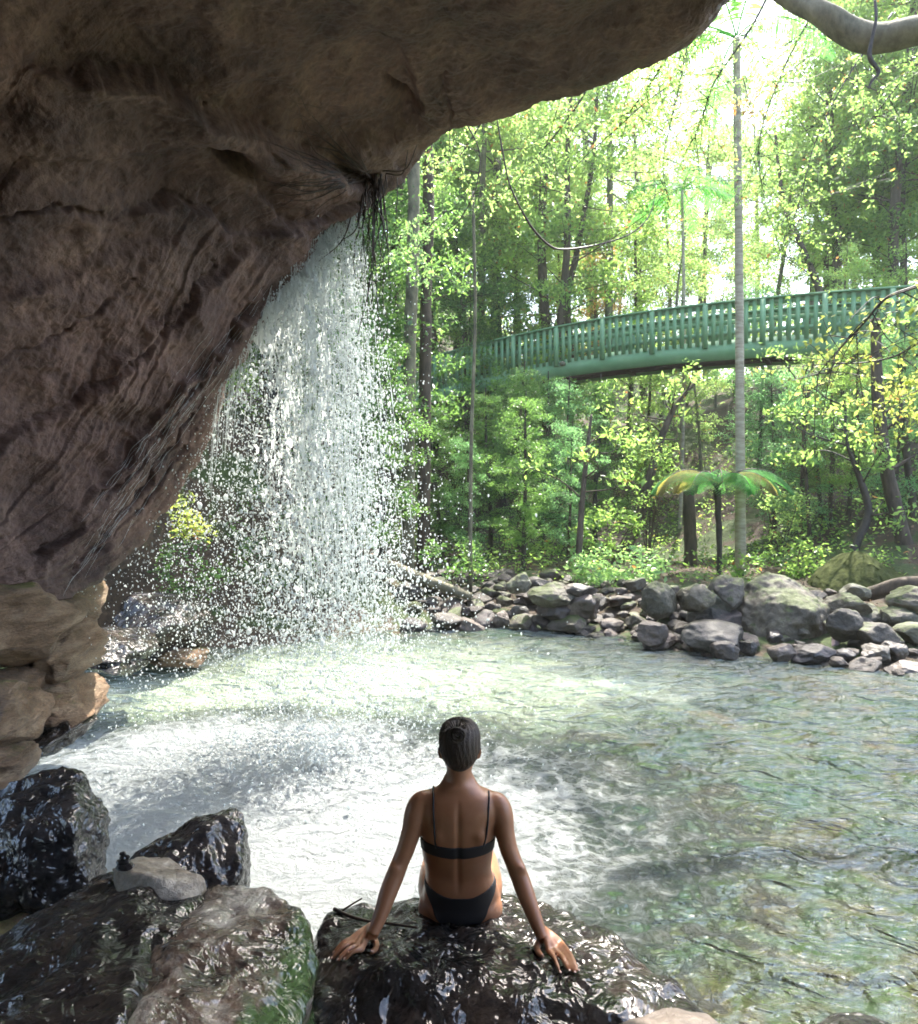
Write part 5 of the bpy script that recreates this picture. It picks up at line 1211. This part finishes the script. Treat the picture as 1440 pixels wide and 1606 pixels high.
# tree fern
fb_ = P(1128, 912, 13.9); ft_ = P(1124, 768, 13.9)
g = empty('tree_fern', tuple(fb_)); tag(g, 'tree fern with a thin black trunk and a flat umbrella of feathery fronds', 'fern')
b = MB(); b.tube(curve([[0, 0, -.4], (ft_ - fb_) * .5 + [.03, 0, 0], ft_ - fb_], 30), [.05, .045, .06, .075], 10, .4); b.build('trunk', M['bark_dark'], g)
def fern_frond(b_r, b_l, origin, az, Lf, el0, el1, width):
    n_ = 24; el = np.linspace(el0, el1, n_); d = np.stack([np.cos(el) * math.cos(az), np.cos(el) * math.sin(az), np.sin(el)], -1); pts = np.vstack([[0, 0, 0], np.cumsum(d * Lf / n_, 0)]) + origin
    b_r.tube(pts, [.014, .008, .003], 5); C = curve(pts, 100); side = np.array([-math.sin(az), math.cos(az), 0]); V, T = [], []; k = 0
    for u in np.linspace(.16, .99, 30):
        i_ = min(98, int(u * 99)); p0 = C[i_]; dr = C[i_ + 1] - C[i_]; dr /= np.linalg.norm(dr); Ll = width * math.sin(math.pi * (.10 + .88 * u ** .8)) ** .7
        for s in (-1, 1):
            dd = s * side + dr * .35 + [0, 0, -.45]; dd /= np.linalg.norm(dd); q = np.cross(dd, [0, 0, 1.]); q /= np.linalg.norm(q)
            for v in np.linspace(.08, 1, 11):
                c0 = p0 + dd * Ll * v; l2 = .055 * (1 - .8 * v ** 2) * (Lf / 1.5)
                for s2 in (-1, 1):
                    e = q * s2 * l2 + dd * l2 * .35 + [0, 0, -.008]; w2 = dd * .011
                    V += [c0 - w2, c0 + e, c0 + w2]; T += [[k, k + 1, k + 2]]; k += 3
    b_l.add(V, T)
for k in range(13):
    br, bl = MB(), MB(); fern_frond(br, bl, ft_ - fb_, k * .4833 + .1, 1.55 * frs.uniform(.88, 1.08), 1.05, -1.15, .46)
    gold = k in (4, 7, 11); br.build('stalk', M['bark_dark'], g); f_ = bl.build('frond', M['frond_gold' if gold else 'frond'], g, False)
    if gold: f_['label'] = 'old golden frond'

# ---- bushes
def bush(label, px, py, d, rx, rz_, n_, size, leafm, seed, z=None, name='bush', stems=8):
    c = P(px, py, d); rs = np.random.RandomState(seed); base = np.array([c[0], c[1] + .1, land(c[0], c[1]) if z is None else z]); g = empty(name, tuple(base)); tag(g, label, 'bush')
    cen = []; b = MB()
    for k in range(n_):
        q = rs.normal(size=3); q /= np.linalg.norm(q); q *= rs.uniform(.5, 1) ** .5; cen.append(c - base + q * [rx, rx * .8, rz_])
    for k in range(stems):
        e = cen[rs.randint(n_)]; b.tube(curve([[0, 0, 0], e * .5 + rs.normal(0, .06, 3), e], 9), [.018, .01, .004], 5)
    b.build('stems', M['bark'], g); V, T = clump_cloud(rs, cen, rs.uniform(.14, .3, n_), 150, size, .8, .2); mk('foliage', V, [T], M[leafm], g, False); return g
bush('bright sunlit bush of glossy leaves behind the rock bank', 972, 892, 12.9, .85, .36, 44, .085, 'leaf_shrub', 31)
bush('low leafy bush above the sunlit one, in half shade', 955, 830, 14.6, .7, .5, 22, .09, 'leaf_mid', 32)
bush('yellow green bush growing from the cliff behind the left of the waterfall', 305, 805, 8.3, .22, .26, 10, .06, 'leaf_gold', 33, z=float(P(300, 845, 8.3)[2]))
bush('low dark bush by the spray at the left end of the rock bank', 720, 875, 12.8, .7, .35, 20, .07, 'leaf_dark', 34)
bush('small leafy bush behind the largest boulder', 1215, 890, 14.2, .8, .3, 18, .08, 'leaf_dark', 35)
bush('ragged leafy bush right of the largest boulder', 1268, 880, 13.4, .35, .45, 14, .075, 'leaf_mid', 36)
bush('leafy bush growing over the left end of the footbridge', 745, 590, 20.3, 1.1, .55, 24, .11, 'leaf_dark', 37)
bush('pale leaved sapling top in the sun below the middle of the footbridge', 1020, 740, 15.0, .5, .8, 22, .065, 'leaf_mid', 38)
bush('sunlit sapling on the right of the tree fern', 1230, 800, 14.8, .5, .6, 20, .065, 'leaf_yellow', 39)
bush('dark leafy bush on the bank deep behind the waterfall', 430, 850, 11.6, 1.1, .8, 34, .075, 'leaf_dark', 40)
bush('dark trailing bush on the rock behind the left of the spray', 300, 880, 9.6, .5, .45, 16, .06, 'leaf_dark', 41)
# undergrowth nobody could count
C = []
us2 = np.random.RandomState(9)
for k in range(1500):
    x = us2.uniform(-9, 16); y = us2.uniform(12.6, 26); 
    if y < shore_y(x) + 2.4: continue
    dens_ = perlin(np.array([[x * .35, y * .35, 2.0]]))[0]
    if dens_ < -.15: continue
    n2 = us2.randint(14, 40); q = us2.normal(size=(n2, 3)) * [.28, .28, .16]; C.append(q + [x, y, float(land(x, y)) + .18])
V, T = leaves(np.vstack(C), .09, us2, .1); tag(mk('undergrowth', V, [T], M['leaf_mid'], None, False), kind='stuff')
# far-off wooded slope that reads as one mass
C = []
for k in range(2600):
    x = us2.uniform(-55, 60); y = us2.uniform(27, 78); q = us2.normal(size=(34, 3)) * [.9, .9, .55]; C.append(q + [x, y, float(land(x, y)) + us2.uniform(.2, 3.2)])
V, T = leaves(np.vstack(C), .30, us2, .2); tag(mk('far_woods', V, [T], M['leaf_yellow'], None, False), kind='stuff')
# leaf litter on the bank
n_ = 5000; x = us2.uniform(-8, 14, n_); y = shore_y(x) + us2.uniform(1.2, 9, n_); V, T = leaves(np.stack([x, y, land(x, y) + .03], -1), .06, us2, 0, .5); tag(mk('leaf_litter', V, [T], simple_mat('litter', (.10, .05, .025), (.30, .18, .10), 3), None, False), kind='stuff')

# ---- limbs, lianas and leafy sprays hanging into the view
def tubething(name, label, cat, pts, rad, mat, wob=.15, seed=0, sides=12):
    b = MB(); c = curve(PP(pts), 60); b.tube(c, rad, sides, wob, seed); return tag(b.build(name, M[mat], loc=tuple(c[0])), label, cat)
tubething('tree_limb', 'thick smooth mottled tree limb crossing the top right corner', 'branch', [(1120, -95, 8.6), (1180, -40, 8.5), (1240, -2, 8.4), (1290, 22, 8.2), (1335, 50, 8.1), (1380, 60, 8.0), (1440, 46, 7.8), (1560, 20, 7.6)], [.07, .09, .105, .13, .15, .155, .15, .17], 'bark_pale', .12, 3, 18)
tubething('hanging_twig', 'dark crooked dead twig hanging down from the thick limb', 'twig', [(1372, 0, 7.85), (1374, 30, 7.8), (1368, 60, 7.8), (1364, 88, 7.8), (1378, 112, 7.8), (1368, 126, 7.8), (1362, 138, 7.8)], [.012, .016, .02, .024, .018, .016, .008], 'bark_dark', .4, 4, 8)
tubething('liana', 'long thin liana drooping in a wide loop under the trees', 'vine', [(778, 178, 8.0), (788, 235, 8.0), (800, 290, 8.0), (830, 350, 8.0), (862, 385, 8.1), (890, 391, 8.2), (940, 383, 8.4), (990, 366, 8.6), (1020, 335, 8.8), (1030, 290, 9)], [.009, .012, .012, .011, .009, .005], 'root', .3, 5, 6)
tubething('liana', 'short thin vine curling from the cave lip beside the long loop', 'vine', [(730, 190, 7.5), (752, 240, 7.6), (745, 300, 7.6), (720, 345, 7.7), (690, 370, 7.8)], [.007, .006, .004], 'root', .3, 6, 6)
tubething('liana', 'thin straight vine hanging near the top from the rock lip', 'vine', [(704, 190, 6.3), (706, 215, 6.3), (703, 245, 6.3)], [.004, .004, .002], 'root', .3, 6, 5)
def spray(label, pts, r0, n_l, size, leafm, seed, spread=.35, sub=6, mat='bark_dark', name='leafy_branch'):
    w0 = PP(pts); base = w0[0]; g = empty(name, tuple(base)); tag(g, label, 'branch'); rs = np.random.RandomState(seed); c = curve(w0, 40) - base; b = MB(); b.tube(c, [r0, r0 * .6, r0 * .25], 7, .25, seed); C = []
    for k in range(sub):
        i_ = rs.randint(8, 40); p0 = c[i_]; dr = rs.normal(size=3); dr[2] -= .3; dr /= np.linalg.norm(dr); Ls = spread * rs.uniform(.6, 1.7); p1 = p0 + dr * Ls; tw_ = curve([p0, .5 * (p0 + p1) + rs.normal(0, .04, 3), p1 + [0, 0, -.06]], 12); b.tube(tw_, [r0 * .35, r0 * .12], 5)
        for j in range(n_l // sub): C.append(tw_[rs.randint(3, 12)] + rs.normal(0, size * .55, 3))
    for j in range(n_l // 4): C.append(c[rs.randint(10, 40)] + rs.normal(0, size * .8, 3))
    b.build('twigs', M[mat], g); V, T = leaves(np.array(C), size, rs, .5, .45); mk('foliage', V, [T], M[leafm], g, False); return g
spray('golden leaved branch reaching in from the right in front of the footbridge', [(1560, 400, 5.6), (1440, 448, 5.8), (1390, 468, 5.9), (1352, 510, 6.0), (1310, 555, 6.1), (1280, 590, 6.2)], .018, 110, 0.058, 'leaf_gold', 51, .42, 16)
spray('lower golden leaved branch hanging beneath the footbridge at the right', [(1560, 520, 6.0), (1460, 530, 6.1), (1400, 560, 6.2), (1330, 570, 6.3), (1260, 560, 6.4)], .014, 230, 0.058, 'leaf_gold', 52, .45, 18)
spray('golden leaved twig at the right edge under the footbridge', [(1540, 640, 6.6), (1470, 610, 6.6), (1420, 620, 6.7), (1370, 640, 6.8)], .010, 380, 0.050, 'leaf_gold', 53, .4, 12)
spray('yellow green spray of leaves hanging at the top centre beside the rock', [(1150, -80, 9), (1090, 20, 9), (1040, 100, 9.2), (1000, 160, 9.4), (960, 210, 9.5)], .02, 1178, 0.061, 'leaf_yellow', 54, .75, 26)
spray('yellow green spray of leaves left of the palm trunk near the top', [(1230, -60, 10), (1180, 40, 10), (1120, 130, 10.2), (1100, 190, 10.4), (1075, 240, 10.5)], .02, 1178, 0.061, 'leaf_yellow', 55, .8, 26)
spray('small leaved spray hanging under the thick limb', [(1500, 60, 9), (1430, 110, 9.2), (1380, 170, 9.4), (1340, 220, 9.5)], .016, 988, 0.058, 'leaf_mid', 56, .75, 22)
spray('yellow spray of leaves left of centre just outside the cave lip', [(960, 40, 10.5), (920, 140, 10.5), (880, 200, 10.6), (830, 260, 10.7), (800, 300, 10.8)], .018, 1064, 0.061, 'leaf_yellow', 57, .8, 24)
spray('yellow green spray drooping beside the hanging roots', [(780, 120, 11), (750, 200, 11), (710, 260, 11), (680, 300, 11)], .016, 798, 0.061, 'leaf_yellow', 58, .7, 18)
spray('fresh green leafy spray left of the pale trunk', [(700, 330, 11.5), (670, 360, 11.5), (650, 395, 11.5), (620, 400, 11.5)], .012, 570, 0.058, 'leaf_shrub', 59, .45, 14)
spray('high yellow green spray of leaves against the white sky right of the palm', [(1330, -60, 13), (1270, 30, 13), (1220, 130, 13.2), (1190, 230, 13.4), (1200, 320, 13.5)], .022, 1300, .075, 'leaf_yellow', 61, 1.0, 40)
spray('loose bright leaf spray hanging against the sky left of the palm trunk', [(1100, -60, 14), (1080, 60, 14), (1060, 160, 14.2), (1040, 260, 14.4), (1060, 350, 14.5)], .022, 1300, .075, 'leaf_yellow', 62, 1.0, 40)
spray('fine mid green spray between the palm and the thick limb', [(1400, 20, 15), (1330, 120, 15), (1280, 220, 15.2), (1250, 330, 15.4), (1220, 400, 15.5)], .022, 1200, .08, 'leaf_mid', 63, 1.1, 40)
spray('brownish dead leaf cluster hanging beside the palm trunk', [(1165, 120, 10), (1175, 160, 10), (1182, 185, 10)], .008, 114, 0.065, 'leaf_pink', 60, .25, 6)

# number look-alikes from left to right as the photograph shows them
ORD = 'first second third fourth fifth sixth seventh eighth ninth tenth eleventh twelfth thirteenth fourteenth fifteenth sixteenth seventeenth eighteenth nineteenth'.split()
by = {}
for o_ in bpy.data.objects:
    if o_.name.startswith('rainforest_tree') and o_.get('label'): by.setdefault(o_['label'], []).append(o_)
for lb, l_ in by.items():
    l_.sort(key=lambda q: q.location.x / max(q.location.y, 1))
    for i_, q in enumerate(l_):
        if len(l_) > 1: q['label'] = lb + ', ' + (ORD + ['twentieth', 'twenty-first', 'twenty-second', 'twenty-third', 'twenty-fourth'])[min(i_, 23)] + ' from left'
# ================================================================ air
HZ = True
if HZ:
    b = MB(); M4 = np.eye(4); M4[:3, 3] = (0, 75, 29); b.box(M4, 240, 250, 66)
    hz = b.build('haze', None, None, False)
    m, t, o = newmat('haze_air'); v = N(t, 'ShaderNodeVolumePrincipled'); v.inputs['Density'].default_value = .0009; v.inputs['Color'].default_value = (.95, 1, .93, 1); v.inputs['Anisotropy'].default_value = .45
    L(t, v.outputs[0], o.inputs['Volume']); hz.data.materials.append(m); hz['kind'] = 'stuff'
print('objects', len(bpy.data.objects))
